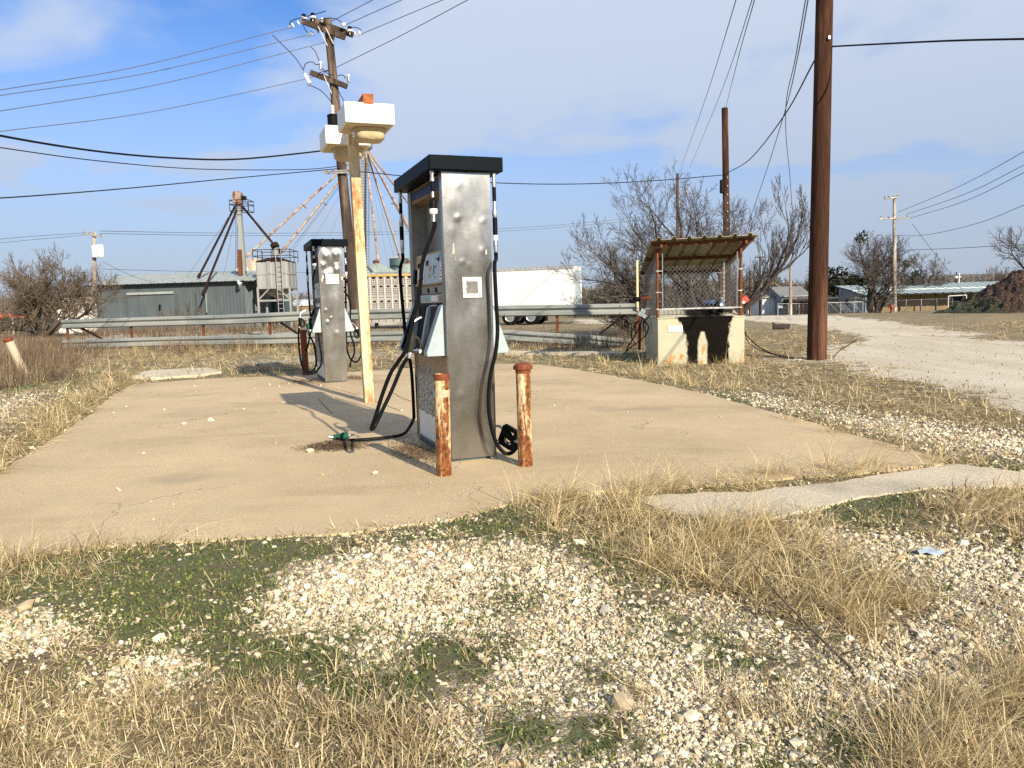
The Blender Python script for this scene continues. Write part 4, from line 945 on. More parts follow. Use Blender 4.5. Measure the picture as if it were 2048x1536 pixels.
for (x_, y_, a_) in ((1280.5, 628, .5), (1288, 632, .9), (1286, 622, .3)):
    s = MB(); s.box(-.05, .05, -.03, .03, -.045, .045, Matrix.Translation(P(x_, y_, 16.6)-oo) @ Matrix.Rotation(a_, 4, 'Y')); s.build('junction_box', M['pale'], t_, bevel=.006)
for pts in ([(1286,638,16.7),(1292,645,16.6),(1297,655,16.3),(1290,672,16.0),(1268,690,15.9),(1250,705,16.2),(1247,709,16.5)], [(1278,640,16.8),(1268,655,16.8),(1262,672,16.7),(1272,690,16.5)], [(1284,638,16.8),(1276,660,16.7),(1258,690,16.5),(1252,702,16.4)], [(1290,640,16.6),(1286,652,16.6),(1288,660,16.5)], [(1276,642,16.8),(1270,650,16.8)], [(1300,630,16.2),(1292,640,16.4)]):
    s = MB(); s.tube(crom([P(*q)-oo for q in pts], 5), .014, 6); s.build('cable', M['rustdark'], t_)
s = MB(); s.tube([P(1279, 700, 17.0)-oo, P(1279.5, 636, 17.0)-oo], .03, 8); s.build('conduit', M['rust'], t_)
t_ = thing('reflector_post', 'thin rusty post carrying a red plastic flag right of the oil tank', 'post', G(1484, 702, 0), 0); oo = t_.location
s = MB(); s.tube([(0,0,0), P(1485, 586, oo.y)-oo], .022, 8); s.build('post', M['rust'], t_)
s = MB(); c_ = P(1491, 599, oo.y-.05)-oo; s.box(-.075, .075, -.008, .008, -.07, .07, Matrix.Translation(c_) @ Matrix.Rotation(.9, 4, 'Y')); s.build('flag', M['flag'], t_, bevel=.01)
s = MB(); c_ = P(1487, 604.5, oo.y-.07)-oo; s.box(-.03, .03, -.004, .004, -.03, .03, Matrix.Translation(c_) @ Matrix.Rotation(.6, 4, 'Y')); s.build('white_tag', M['paper'], t_)

# ------------------------------------------------------------------ two tier guardrail
RL = Vector((-16.75, 28.9, 0)); RR = Vector((3.69, 22.4, 0)); rd = (RR-RL).normalized(); rn = Vector((rd.y, -rd.x, 0))
if rn.y > 0: rn = -rn
GRD = thing('guardrail', 'long two tier galvanised guardrail on rusty posts behind the pumps', 'guardrail', RL, math.atan2(rd.y, rd.x))
GI = (Matrix.Translation(RL) @ Matrix.Rotation(GRD.rotation_euler.z, 4, 'Z')).inverted()
def onrail(px, py):                      # point of the rail's plane under a photo pixel
    d = ray(px, py); k = (RL-CAM).dot(rn)/d.dot(rn); return GI @ (CAM+d*k)
def beam(name, tops, hgt, yoff=0):
    pts = crom([onrail(x_, y_) for x_, y_ in tops], 8); rows = []
    pf = [(0, -.0), (-.02, -.03), (-.10, -.085), (-.30, -.085), (-.40, -.012), (-.5, -.0), (-.60, -.012), (-.70, -.085), (-.90, -.085), (-.98, -.03), (-1, 0)]
    for p in pts: rows.append([(p.x, yoff+d_, p.z+v*hgt) for v, d_ in pf])
    s = MB(); s.sheet(rows); s.sheet([[(x_, y_+.006, z_) for x_, y_, z_ in r_][::-1] for r_ in rows])
    o = s.build(name, M['galv'], GRD, angle=50)
    q = MB(); 
    for fr in (.02, .035, .27, .285, .48, .495, .72, .735, .965, .98):
        p = pts[int(fr*(len(pts)-1))]
        for v in (-.2, -.8): q.lathe((p.x, yoff-.086, p.z+v*hgt), [(.018, 0), (.015, .014), (.005, .018)], 8, (0,-1,0))
    q.build('rail_bolts', M['dull'], o)
beam('upper_rail', [(125,639.5),(300,634),(450,629.5),(620,622),(800,617),(990,611.5),(1140,609),(1275,606.5)], .335)
beam('lower_rail', [(128,680.5),(300,674.5),(450,671),(620,667.5),(800,662),(1000,659.5),(1040,661.5),(1110,666),(1170,669.5),(1215,673.5),(1275,680)], .33, -.01)
for px_, y0 in ((131,640),(259,640),(403,634),(536,628),(1113,612),(1275.5,607),(690,622),(860,618),(985,613)):
    p = onrail(px_, y0); s = MB(); s.bar((p.x, .05, -.1), (p.x, .05, p.z-.03), .07, .07, up=(0,1,0)); s.build('post', M['rust'], GRD)
for a_, b_ in (((150,652),(210,684)), ((546,637),(592,668)), ((1257,624),(1198,668))):
    p, q = onrail(*a_), onrail(*b_); s = MB(); s.bar((p.x, .11, p.z), (q.x, .11, max(.03, q.z)), .06, .06, up=(0,1,0)); s.build('brace', M['rustdark'], GRD)

# ------------------------------------------------------------------ bits lying about
for jp in ([(632,768),(660,776),(690,783),(716,791)], [(636,797),(645,808),(654,818),(666,828)], [(786,786),(800,795),(822,803)], [(740,800),(775,812),(800,822)]):
    g_ = [G(*q, PADZ) for q in jp]; q_ = wobble(resample(np.array([[p.x, p.y] for p in g_]+[[p.x+.008, p.y+.003] for p in g_[::-1]]), .05), .010, 9)
    s = MB(); s.add([(x_, y_, PADZ+.004) for x_, y_ in q_], [tuple(range(len(q_)))]); tag(s.build('pad_joint', M['dark2'], smooth=False), kind='structure')
st_ = thing('fallen_stick', 'long thin dead stick lying across the gravel and grass at lower right', 'stick', G(1480, 1095, .1), 0); oo = st_.location
s = MB(); pts = crom([G(1478,1090,.12)-oo, G(1530,1160,.10)-oo, G(1600,1235,.06)-oo, G(1650,1285,.04)-oo, G(1705,1338,.015)-oo], 8); s.tube(pts, list(np.linspace(.002, .0065, len(pts))), 7); s.build('stem', M['twig2'], st_)
s = MB()
for k, (dx, dy, dz) in ((6, (.05,.1,.05)), (14, (-.07,.02,.03)), (20, (.09,.03,.05)), (26, (-.05,-.05,.04)), (28, (.06,-.05,.05))):
    s.tube([pts[k], pts[k]+Vector((dx, dy, dz))], [.003, .001], 5)
s.build('side_twig', M['bark2'], st_)
pp_ = G(1855, 1104, .02); s = MB(); s.sheet([[(-.06+.03*i, -.045+.03*j, .004+.010*math.sin(i*1.7+j)+.006*math.sin(j*2.1)) for i in range(5)] for j in range(4)])
o = s.build('paper_scrap', M['face'], origin=None); o.location = pp_; tag(o, 'crumpled bluish paper scrap on the gravel at right', 'litter')
pp_ = G(1596, 722, .02); s = MB(); s.sheet([[(-.09+.045*i, -.05+.035*j, .01+.03*math.sin(i*1.9+j*1.3)**2) for i in range(5)] for j in range(4)]); o = s.build('plastic_scrap', M['paper']); o.location = pp_; tag(o, 'white plastic scrap in the weeds left of the thick pole base', 'litter')
mdp = smat
for lab_, px_, py_, r_ in (('big white stone on the pad before the near pump', 750, 948, .026), ('white stone lying alone left of the middle of the pad', 421, 842, .04), ('small white stone beside the lone one on the pad', 368, 849, .032), ('pale stone touching the dirt pile under the green nozzle', 621, 904, .034), ('largest pale rock in the lower gravel patch', 1384, 1440, .026), ('cream rock on the gravel under the lower right weeds', 1596, 1494, .024), ('white rock among the green weeds in the front gravel', 832, 1353, .017)):
    c_ = G(px_, py_, PADZ if py_ < 1000 else 0); s = MB(); vs = [Vector(v)*r_*(1+rnd.uniform(-.2, .25)) for v in ICO]; s.add([(v.x*1.15, v.y, v.z*.7) for v in vs], [tuple(f_) for f_ in ICF])
    o = s.build('stone', smat, smooth=False); o.location = (c_.x, c_.y, c_.z+r_*.4); tag(o, lab_, 'stone')
# dirt drifted against the hose and nozzle, and by the pump foot
c_ = G(668, 894, PADZ); n = 2600
ax_ = rs.normal(0, 1, (n, 2)); X_ = c_.x+ax_[:,0]*.13; Y_ = c_.y+ax_[:,1]*.09; hgt = .05*np.exp(-(ax_**2).sum(1)*.45)
c2 = pump_frame(o1) @ Vector((-.16, .55, 0)); n2 = 1500; a2_ = rs.normal(0, 1, (n2, 2)); 
X2 = c2.x+a2_[:,0]*.10-a2_[:,1]*.09; Y2 = c2.y+a2_[:,1]*.24; 
c3 = pump_frame(o2) @ Vector((-.25, .45, 0)); n3 = 900; a3_ = rs.normal(0, 1, (n3, 2)); X3 = c3.x+a3_[:,0]*.2-a3_[:,1]*.09; Y3 = c3.y+a3_[:,1]*.3
c4 = pump_frame(o2) @ Vector((PW+.2, .6, 0)); X4 = c4.x+a3_[:,0]*.14-a3_[:,1]*.09; Y4 = c4.y+a3_[:,1]*.25
dx_ = np.concatenate([X_, X2, X3, X4]); dy_ = np.concatenate([Y_, Y2, Y3, Y4]); N_ = len(dx_)
dz_ = PADZ+np.concatenate([hgt*rs.uniform(.2, 1, n), np.full(n2, .002)+rs.uniform(0, .012, n2), np.full(2*n3, .002)])
db = blades('dirt_debris', dx_, dy_, dz_, rs.uniform(.02, .07, N_), rs.uniform(0, 6.28, N_), rs.uniform(1.2, 1.6, N_), rs.uniform(.003, .008, N_), M['weed'], rs.uniform(-.3, .4, N_), 2)
tag(db, 'drifted dirt and dead straw around the pump feet and the hose', 'debris', kind='stuff')
# ------------------------------------------------------------------ poles and wires
def pole(name, label, base, top, r0, r1, mat, group=None, n=14):
    t_ = thing(name, label, 'utility pole', base, 0, group); s = MB()
    d = Vector(top)-Vector(base); k = 9
    s.tube([d*(i/(k-1))-(Vector((0,0,.2)) if i == 0 else Vector()) for i in range(k)], [r0+(r1-r0)*i/(k-1) for i in range(k)], n)
    s.build('shaft', mat, t_); return t_
def insul(s, p, ax, k=2, r=.065, st=.085):
    """string of bells along ax"""
    ax = Vector(ax).normalized()
    for i in range(k):
        s.lathe(Vector(p)+ax*(i*st), [(.02, 0), (r*.55, .005), (r, .03), (r, .045), (r*.5, .06), (.02, .07)], 10, ax)
# tall reddish pole at right
B = G(1633, 719); T = P(1649, 0, B.y); T = B+(T-B)*1.25
RP = pole('utility_pole', 'thick reddish brown wooden pole standing close at right, its top cut off', B, T, .195, .155, M['woodred'])
s = MB(); s.box(-.02, .02, -.215, -.18, P(1652, 82, B.y).z-B.z-.03, P(1652, 82, B.y).z-B.z+.03, Matrix.Translation(((P(1650, 82, B.y)-B).x, 0, 0))); s.build('pole_bolt', M['zinc'], RP)
# dark pole behind the tank shelter
B = G(1456, 648.5); T = P(1449.5, 216, B.y)
MP = pole('utility_pole', 'plain dark pole rising behind the roof of the oil tank', B, T, .18, .15, M['woodred'])
s = MB(); q = P(1444, 372, B.y-.2)-B; s.box(q.x-.10, q.x+.10, q.y-.1, q.y+.1, q.z-.35, q.z+.30); s.build('splice_case', M['black'], MP, bevel=.05)
for k in range(9): s = MB(); q = P(1455, 356+k*17, B.y-.19)-B; s.lathe(q, [(.03, 0), (.03, .05)], 6); s.build('cable_clip', M['zinc'], MP)
B = P(1356, 640, 58); B.z = LZ(B.x, 58); T = P(1355, 347, 58)
pole('utility_pole', 'thin bare pole half hidden in the big leafless tree', B, T, .13, .10, M['woodgrey'])
# big pole at left behind the pumps
UB = G(717, 687); UT = P(655, 38, UB.y)
UP = pole('utility_pole', 'leaning weathered pole with double crossarms, insulators and a transformer', UB, UT, .215, .135, M['woodgrey'])
def U_(px, py, dy=0): return P(px, py, UB.y+dy)-UB
s = MB(); s.bar(U_(604, 42, -.20), U_(690, 75, -.20), .13, .17); s.build('crossarm', M['woodgrey'], UP)
s = MB(); s.bar(U_(621, 39, .22), U_(706, 70, .22), .13, .17); s.build('crossarm', M['woodgrey'], UP)
s = MB(); s.bar(U_(621, 145, -.19), U_(694, 173, -.19), .13, .17); s.build('crossarm', M['woodgrey'], UP)
for a_, b_ in (((636,53),(655,92)), ((651,56),(667,88)), ((648,152),(663,187))):
    s = MB(); s.bar(U_(*a_, -.29), U_(*b_, -.20), .05, .02); s.build('arm_brace', M['dull'], UP)
for (x_, y_) in ((608, 36), (625.5, 34), (699.5, 61)):
    s = MB(); p = U_(x_, y_, 0); s.mat(0).lathe(p-Vector((0,0,.14)), [(.015, 0), (.015, .12)], 6); s.mat(0).lathe(p, [(.03, -.05), (.10, -.04), (.11, .02), (.045, .03)], 10); s.mat(1).lathe(p, [(.045, .03), (.075, .05), (.075, .12), (.04, .14)], 10)
    s.build('pin_insulator', [M['porc'], M['black']], UP)
for (x0, y0, x1, y1) in ((601,44,579,54), (640,60,617,70), (654,42,641,40), (684,53,690,48), (706,68,724,66), (664,76,676,71), (660,40,654,42)):
    s = MB(); p, q = U_(x0, y0, 0), U_(x1, y1, 0); d = q-p; k = max(2, int(d.length/.15)); 
    for i in range(k): s.mat(0).lathe(p+d*((i+.2)/k), [(.02, 0), (.06, .01), (.085, .03), (.085, .05), (.03, .075)], 10, d)
    s.mat(1).bar(q-d*.12, q+d*.06, .07, .09); s.build('strain_insulator', [M['porc'], M['dull']], UP)
for (x0, y0, x1, y1) in ((609,148,620,167),):
    s = MB(); s.mat(0).tube([U_(x0,y0,-.4), U_(x1,y1,-.4)], .06, 8); s.mat(1).tube([U_(x0-2,y0-3,-.4), U_(x0+1,y0+2,-.4)], .05, 6); s.mat(1).tube([U_(x1-1,y1-1,-.4), U_(x1-5,y1+5,-.4)], .05, 6); s.build('fuse_cutout', [M['porc'], M['dull']], UP)
for (x_, y_) in ((641, 131), (697, 157)):
    s = MB(); p = U_(x_, y_, -.1); s.mat(1).lathe(p-Vector((0,0,.13)), [(.05, 0), (.05, .20)], 8); s.mat(0).lathe(p-Vector((0,0,-.07)), [(.055, 0), (.05, .06)], 8); s.build('surge_arrester', [M['porc'], M['dull']], UP)
s = MB(); p = U_(667, 252, -.45); s.mat(0).lathe(p-Vector((0,0,.45)), [(.02, 0), (.20, .01), (.20, .75), (.21, .76), (.21, .80), (.15, .84)], 16); s.mat(1).lathe(p+Vector((0,0,.37)), [(.07, 0), (.09, .06), (.05, .1), (.085, .15), (.05, .2), (.075, .25), (.04, .33)], 10); s.build('transformer', [M['black'], M['porc']], UP)
for pts in ([(579,50),(582,42),(600,36),(625,30),(652,22)], [(606,50),(611,60),(616,66)], [(641,40),(655,36),(672,38),(684,45)], [(699,55),(712,55),(723,60)], [(545,70),(565,90),(590,115),(608,142)], [(607,138),(612,127),(624,124),(632,129),(640,128)], [(622,94),(630,102),(637,118),(639,124)], [(643,136),(650,142),(660,150),(668,148)], [(619,170),(640,180),(654,193),(664,206)], [(675,152),(685,150),(692,157)], [(636,150),(640,145),(648,143),(656,140)], [(676,180),(682,192),(690,205)]):
    s = MB(); s.tube(crom([U_(x_, y_, -.35) for x_, y_ in pts], 5), .014, 5); s.build('jumper_wire', M['wire'], UP)
s = MB()
for y_ in (341, 345): s.bar(U_(645, y_+2, -.25), U_(695, y_, -.25), .05, .05)
s.build('cable_bracket', M['dull'], UP)
# far poles
def farpole(label, x_, yb, yt, Y, r, arms, mat, tr=None, dx=0):
    B = P(x_+dx, yb, Y); B.z = LZ(B.x, Y)-.1; T = P(x_, yt, Y)
    t_ = pole('utility_pole', label, B, T, r, r*.75, mat, n=10)
    for (x0, y0, x1, y1) in arms:
        s = MB(); s.bar(P(x0, y0, Y-.2)-B, P(x1, y1, Y-.2)-B, .12, .12); s.build('crossarm', mat, t_)
        s = MB(); d = P(x1, y1, Y-.2)-P(x0, y0, Y-.2)
        for fr in (.04, .3, .96): s.lathe(P(x0, y0, Y-.2)-B+d*fr+Vector((0,0,.05)), [(.02, 0), (.07, .08), (.07, .16), (.03, .2)], 7)
        s.build('pin_insulator', M['dull'], t_)
    if tr:
        for (x2, y2) in tr:
            s = MB(); p = P(x2, y2, Y-.35)-B; s.lathe(p-Vector((0,0,.45)), [(.24, 0), (.25, .05), (.25, .85), (.18, .95)], 12); s.build('transformer', M['white'], t_)
    return t_
farpole('pale far pole with two crossarms beside the hydrant at right', 1789, 621, 392, 70, .19, ((1769,398,1797,394),(1760,437.5,1818,436)), M['woodpale'])
farpole('far left pole with one crossarm and two white transformers above the bushy tree', 188, 640, 463, 62, .19, ((168,468,203,474),), M['woodpale'], ((190,503),(201,502)))
farpole('far thin dark pole right of the red flag', 1500, 622, 541, 75, .13, (), M['woodgrey'])
farpole('far thin pole second to the right of the red flag', 1520, 622, 513, 80, .12, ((1510,515,1530,514),), M['woodgrey'])
farpole('far pale pole by the house left of the thick pole', 1581, 624, 525, 72, .16, (), M['woodpale'])
WG = 'overhead wires'
def wire(label, pts, r=.014, mat='wiregrey', n=10, name='overhead_wire'):
    """a wire through photo points (x, y, depth)"""
    q = [P(*p) for p in pts]; o0 = q[0]; s = MB(); s.tube(crom(q, n), r*.8, 5)
    return tag(s.build(name, M[mat], origin=o0), label, 'wire', WG)
Yu = UB.y
wire('topmost of the four thin wires coming in from the left edge to the crossarm pole', [(-300,232,16),(0,180,19.5),(280,132,23.3),(577,56,Yu)])
wire('second thin wire from the top at the left edge, ending at the crossarm pole', [(-300,240,16.5),(0,191,20),(300,145,24),(616,70,Yu)])
wire('third thin wire from the top at the left edge, passing just under the upper crossarm', [(-300,270,16.5),(0,222,20),(330,166,24),(652,84,Yu)])
wire('lowest of the four thin wires from the left edge, ending at the lower crossarm', [(-300,305,16.5),(0,263,20),(300,224,24),(606,159,Yu),(660,140,Yu)])
wire('upper left of the four wires running up right from the crossarm pole', [(664,42,Yu),(745,0,24),(900,-80,18)])
wire('second of the four wires running up right from the crossarm pole', [(691,50,Yu),(803,0,24),(1000,-88,18)])
wire('third wire running up right, leaving the right tip of the crossarm', [(725,67,Yu),(885,0,24),(1100,-90,18)])
wire('lowest wire running up right, starting below the upper crossarms', [(672,135,Yu),(800,72,25),(935,0,22),(1150,-115,18)])
wire('thick twisted black cable sagging from the left edge behind the lamp heads', [(-300,205,14),(0,271,17),(200,303,20),(350,316,22.5),(480,318,24.5),(640,302,27),(664,297,Yu)], .034, 'wire')
wire('thin black cable under the twisted cable at left', [(-300,250,14),(0,295,17),(200,322,20),(400,338,24),(600,339,27),(690,331,Yu)], .017, 'wire')
wire('lowest black cable at the left edge rising slightly to the crossarm pole', [(-300,408,14),(0,396,17),(250,377,21),(450,358,24.5),(690,336,Yu)], .019, 'wire')
wire('black cable sagging between the crossarm pole and the pole behind the oil tank', [(690,340,Yu),(840,355,29),(1000,366,30.5),(1150,368,31.5),(1300,362,32.5),(1447,350,G(1455,655).y-.15)], .022, 'wire')
Ym = G(1456, 648.5).y; Yr = G(1633, 719).y
wire('heavy black cable running from the pole behind the tank up to the thick pole', [(1455,346,Ym-.15),(1500,318,30),(1568,232,22),(1634,112,Yr+.1)], .022, 'wire')
wire('heavy black cable leaving the thick pole towards the right edge', [(1664,93,Yr-.1),(1760,88,14.5),(1900,81.5,12.5),(2048,78,11),(2400,72,8)], .020, 'wire')
wire('right one of the wires rising from the top of the pole behind the tank', [(1452,213,Ym),(1478,110,20),(1509,0,14),(1540,-110,11)], .012)
wire('left one of the wires climbing above the leafless tree', [(1362,335,58),(1410,200,30),(1472,0,16),(1500,-90,13)], .013)
wire('middle one of the wires climbing above the leafless tree', [(1380,335,58),(1440,190,30),(1504,0,16),(1530,-90,13)], .013)
wire('pale slack wire falling from the top behind the tank roof', [(1630,-80,10),(1616,0,11.5),(1596,110,14),(1572,215,18),(1530,350,24),(1487,475,31)], .012)
wire('pale slack wire curling down into the right of the leafless tree', [(1626,-80,10),(1611,0,11.5),(1590,120,14),(1573,200,17),(1572,270,20),(1579,345,24),(1584,410,27)], .011)
wire('top one of the wires from the far right pole to the right edge', [(1797,424,70),(1920,372,55),(2048,303,42),(2300,150,28)], .025)
wire('second wire from the far right pole to the right edge', [(1812,429,70),(1930,388,55),(2048,330,42),(2300,195,28)], .025)
wire('third wire from the far right pole to the right edge', [(1818,437,70),(1930,402,55),(2048,345,42),(2300,215,28)], .025)
wire('sagging wire low on the far right pole rising to the right edge', [(1791,471,70),(1850,470,62),(1950,448,50),(2048,410,42),(2300,300,28)], .022)
wire('level wire low above the aqua roof at right', [(1791,501,70),(1900,497,62),(2035,490,52),(2300,480,40)], .028)
wire('guy wire slanting down right from the far right pole to the aqua roof', [(1825,448,70),(1860,495,70),(1902,548,71)], .03, n=4)
wire('second slanting wire right of the far right pole', [(1814,488,70),(1850,525,72),(1881,552,75)], .02, n=4)
wire('faint wire from the far left pole to the left edge, upper', [(168,466,62),(60,473,56),(-60,484,50)], .022)
wire('faint wire from the far left pole to the left edge, lower', [(172,470,62),(60,480,56),(-60,492,50)], .02)
wire('faint upper level wire running right from the far left pole', [(200,462,62),(450,466,75),(700,465,85),(985,458,95),(1150,447,100),(1380,424,110)], .03)
wire('faint lower level wire running right from the far left pole', [(200,467,62),(450,471,75),(700,470,85),(985,463,95),(1150,452,100),(1380,430,110)], .03)
wire('thin wire just above the grey shed roof', [(205,538,62),(400,543,68),(700,545,75),(985,541,90),(1150,530,95),(1270,526,99)], .028)
wire('faint wire slanting down left onto the shed roof', [(205,523,62),(260,550,64),(310,566,65)], .022, n=4)
wire('slack cable lying from the red flag post down to the thick pole', [(1488,640,17.5),(1492,668,17),(1520,695,16.6),(1560,712,16.2),(1612,719,15.9)], .016, 'wire')
wire('thin slack loop of cable in front of the log at right', [(1487,640,17.5),(1488,662,17.2),(1502,690,16.8),(1540,707,16.5),(1572,712,16.2)], .010, 'wire')
wire('cable end sticking up from the gravel right of the thick pole', [(1665,718,16),(1678,702,15.9),(1700,688,15.8),(1713,680,15.8)], .012, 'wire')

# ------------------------------------------------------------------ grain yard at left
def ribbed(s, a, b, h0, h1, step=.30, out=None, z1b=None):
    """upright ribbed sheet from a to b (ground points); top may slope from h1 to z1b"""
    a = Vector(a); b = Vector(b); d = b-a; L = d.length; d.normalize(); nn = Vector((d.y, -d.x, 0)) if out is None else Vector(out); z1b = h1 if z1b is None else z1b
    us = []; u = 0
    while u < L:
        us += [(u, 0), (u+step*.62, 0), (u+step*.70, .05), (u+step*.92, .05)]; u += step
    us = [(min(u, L), o) for u, o in us]+[(L, 0)]
    s.sheet([[a+d*u+nn*o+Vector((0,0,h0)) for u, o in us], [a+d*u+nn*o+Vector((0,0,h1+(z1b-h1)*u/L)) for u, o in us]])
E0 = P(188, 571, 66.5); E1 = P(485, 560.5, 64.0); ze = (E0.z+E1.z)/2; K0 = P(529, 541, 70.0); zk = K0.z
wl = Vector((E0.x, 66.3, LZ(0, 66))); wr = Vector((E1.x, 64.2, 0)); wr.z = wl.z; back = Vector((K0.x-wr.x, 6.0, 0))
WH = thing('grain_shed', 'long blue green corrugated shed with a pale metal roof behind the guardrail', 'shed', wl, 0)
s = MB(); ribbed(s, (0,0,0), wr-wl, 0, ze-wl.z); s.build('wall', M['shedwall'], WH, smooth=False)
s = MB(); ribbed(s, wr-wl, wr-wl+back, 0, ze-wl.z, z1b=zk-wl.z-.05); ribbed(s, wr-wl+back, wr-wl+back*2, 0, zk-wl.z-.05, z1b=ze-wl.z); s.build('gable_wall', M['shedwall'], WH, smooth=False)
s = MB(); s.sheet([[back*2+Vector((0,0,0)), Vector((0,0,0))+back*0], [back*2+Vector((0,0,ze-wl.z)), Vector((0,0,ze-wl.z))]]); s.build('end_wall', M['shedwall'], WH, smooth=False)
dw = (wr-wl).normalized()
rows = []; L_ = (wr-wl).length; us = []
u = -.3
while u < L_+.3: us += [(u, 0), (u+.5, 0), (u+.56, .05), (u+.64, .05), (u+.70, 0)]; u += .75
for (k, zz_) in ((-.06, ze-.05), (1.0, zk+.03), (2.06, ze-.05)):
    rows.append([dw*u_+back*k+Vector((0,0,zz_-wl.z+o_)) for u_, o_ in us])
s = MB(); s.sheet(rows); s.sheet([[p+Vector((0,0,-.06)) for p in r_][::-1] for r_ in rows]); s.build('roof', M['shedroof'], WH, smooth=False)
s = MB(); s.bar(dw*-.3+back*-.07+Vector((0,0,ze-wl.z-.10)), dw*(L_+.3)+back*-.07+Vector((0,0,ze-wl.z-.10)), .05, .14); s.build('eave_trim', M['dark'], WH)
def wallp(px, py): 
    d = ray(px, py); nn = Vector((-dw.y, dw.x, 0)); k = (wl-CAM).dot(nn)/d.dot(nn); return CAM+d*k-wl-Vector((dw.y, -dw.x, 0))*-.06
for (x0, x1, y0) in ((255, 352, 588.5), (358, 392, 587)):
    a_, b_ = wallp(x0, y0), wallp(x1, y0); dr = MB(); c_ = Vector((dw.y, -dw.x, 0))*.10
    dr.sheet([[a_+c_-Vector((0,0,a_.z)), b_+c_-Vector((0,0,b_.z))], [a_+c_, b_+c_]]); s2 = MB(); ribbed(s2, Vector((a_.x, a_.y, 0))+c_, Vector((b_.x, b_.y, 0))+c_, 0, a_.z, .28); s2.build('sliding_door', M['shedwall'], WH, smooth=False)
s = MB(); a_, b_ = wallp(258, 588), wallp(350, 585); c_ = Vector((dw.y, -dw.x, 0))*.2; s.bar(a_+c_, b_+c_, .12, .2); s.build('door_track', M['shedroof'], WH)
s = MB(); a_ = wallp(323, 609); s.bar(a_+c_, wallp(323, 620)+c_, .12, .12); s.build('door_handle', M['dark'], WH)
s = MB(); a_, b_ = wallp(414, 575), wallp(417, 625); s.tube([a_+c_, b_+c_], .06, 6); s.build('downpipe', M['hop'], WH)
s = MB(); s.tube([wallp(482, 563)+c_*2, wallp(488, 566)+c_*4, wallp(492, 569)+c_*4], [.1, .12, .2], 8); s.build('yard_light', M['white'], WH)
# white house-like annex further left
wb = P(152, 640, 74); wb.z = LZ(0, 74); AN = thing('annex_building', 'small white building behind the bushy tree at the left end of the shed', 'building', wb, 0)
x0, x1 = P(112, 600, 74).x-wb.x, P(189, 600, 74).x-wb.x; zt_ = P(150, 589, 74).z-wb.z
s = MB(); s.box(x0, x1, 0, 6, 0, zt_); s.build('wall', M['offwhite'], AN)
s = MB(); s.add([(x0-.3, -.4, zt_-.05), (x1, -.4, zt_-.05), (x1, 3, zt_+.9), (x0-.3, 3, zt_+.9), (x0-.3, 6.4, zt_-.05), (x1, 6.4, zt_-.05)], [(0,1,2,3), (3,2,5,4), (0,3,4), (1,5,2)]); s.build('roof', M['dull'], AN, smooth=False)
s = MB(); q = P(173, 622, 73.9)-wb; s.box(q.x-.22, q.x+.22, -.06, .0, q.z-.4, q.z+.75); s.build('window', M['glass'], AN)
s = MB(); q = P(118, 605, 73.9)-wb; s.box(q.x-.28, q.x+.28, -.06, .0, q.z-.6, q.z+.5); s.build('window', M['glass'], AN)
# hopper tank on legs
HB = P(559, 640, 66); HB.z = LZ(HB.x, 66); HT = thing('hopper_tank', 'square streaky grey hopper tank on legs with a railing on top', 'tank', HB, R(3))
def h_(px, py, Y=66): return P(px, py, Y)-HB
hw = (h_(590, 560).x-h_(528, 560).x)/2; zt_, zm, zb = h_(560, 524).z, h_(560, 549).z, h_(560, 576).z; zc_ = h_(560, 597).z
s = MB()
for a_, b_ in (((-hw,-hw),(hw,-hw)), ((hw,-hw),(hw,hw)), ((hw,hw),(-hw,hw)), ((-hw,hw),(-hw,-hw))): ribbed(s, (*a_,0), (*b_,0), zb, zt_, 1.23)
s.build('body', M['hop'], HT, smooth=False)
s = MB(); s.lathe((0,0,zt_), [(hw*1.45, -.05), (hw*1.45, .04), (.35, .40), (.3, .42)], 4, (0,0,1)); rr_ = s.build('roof', M['rustdark'], HT, smooth=False); rr_.rotation_euler.z = R(45)
s = MB(); s.box(-hw-.05, hw+.05, -hw-.05, hw+.05, zm-.05, zm+.05); s.box(-hw-.07, hw+.07, -hw-.07, hw+.07, zb-.08, zb+.06); s.build('girth_band', M['hop'], HT)
s = MB(); s.lathe((0,0,0), [(.2, zc_), (hw*1.38, zb-.05)], 4); cc_ = s.build('hopper_cone', M['dull'], HT, smooth=False); cc_.rotation_euler.z = R(45)
for sx_ in (-1, 1):
    for sy_ in (-1, 1):
        s = MB(); s.bar((sx_*hw, sy_*hw, -.1), (sx_*hw, sy_*hw, zb), .16, .16); lg = s.build('leg', M['hop'], HT)
        s = MB(); s.bar((sx_*hw, sy_*hw, zb-.75*hw), (sx_*hw*.3, sy_*hw, zb-.1), .1, .1); s.build('knee_brace', M['hop'], lg)
s = MB(); s.bar((-hw,-hw,h_(560,601).z), (hw,-hw,h_(560,601).z), .12, .16); s.build('cross_beam', M['hop'], HT)
s = MB()
for zz_ in (.45, .95):
    for a_, b_ in (((-hw-.2,-hw-.2),(hw+.2,-hw-.2)), ((hw+.2,-hw-.2),(hw+.2,hw+.2)), ((hw+.2,hw+.2),(-hw-.2,hw+.2)), ((-hw-.2,hw+.2),(-hw-.2,-hw-.2))): s.tube([(*a_, zt_+zz_), (*b_, zt_+zz_)], .03, 5)
for a_ in ((-1,-1),(0,-1),(1,-1),(-1,0),(1,0),(-1,1),(1,1),(.5,-1),(-.5,-1)): s.tube([(a_[0]*(hw+.2), a_[1]*(hw+.2), zt_), (a_[0]*(hw+.2), a_[1]*(hw+.2), zt_+.95)], .03, 5)
s.build('railing', M['rustdark'], HT)
s = MB()
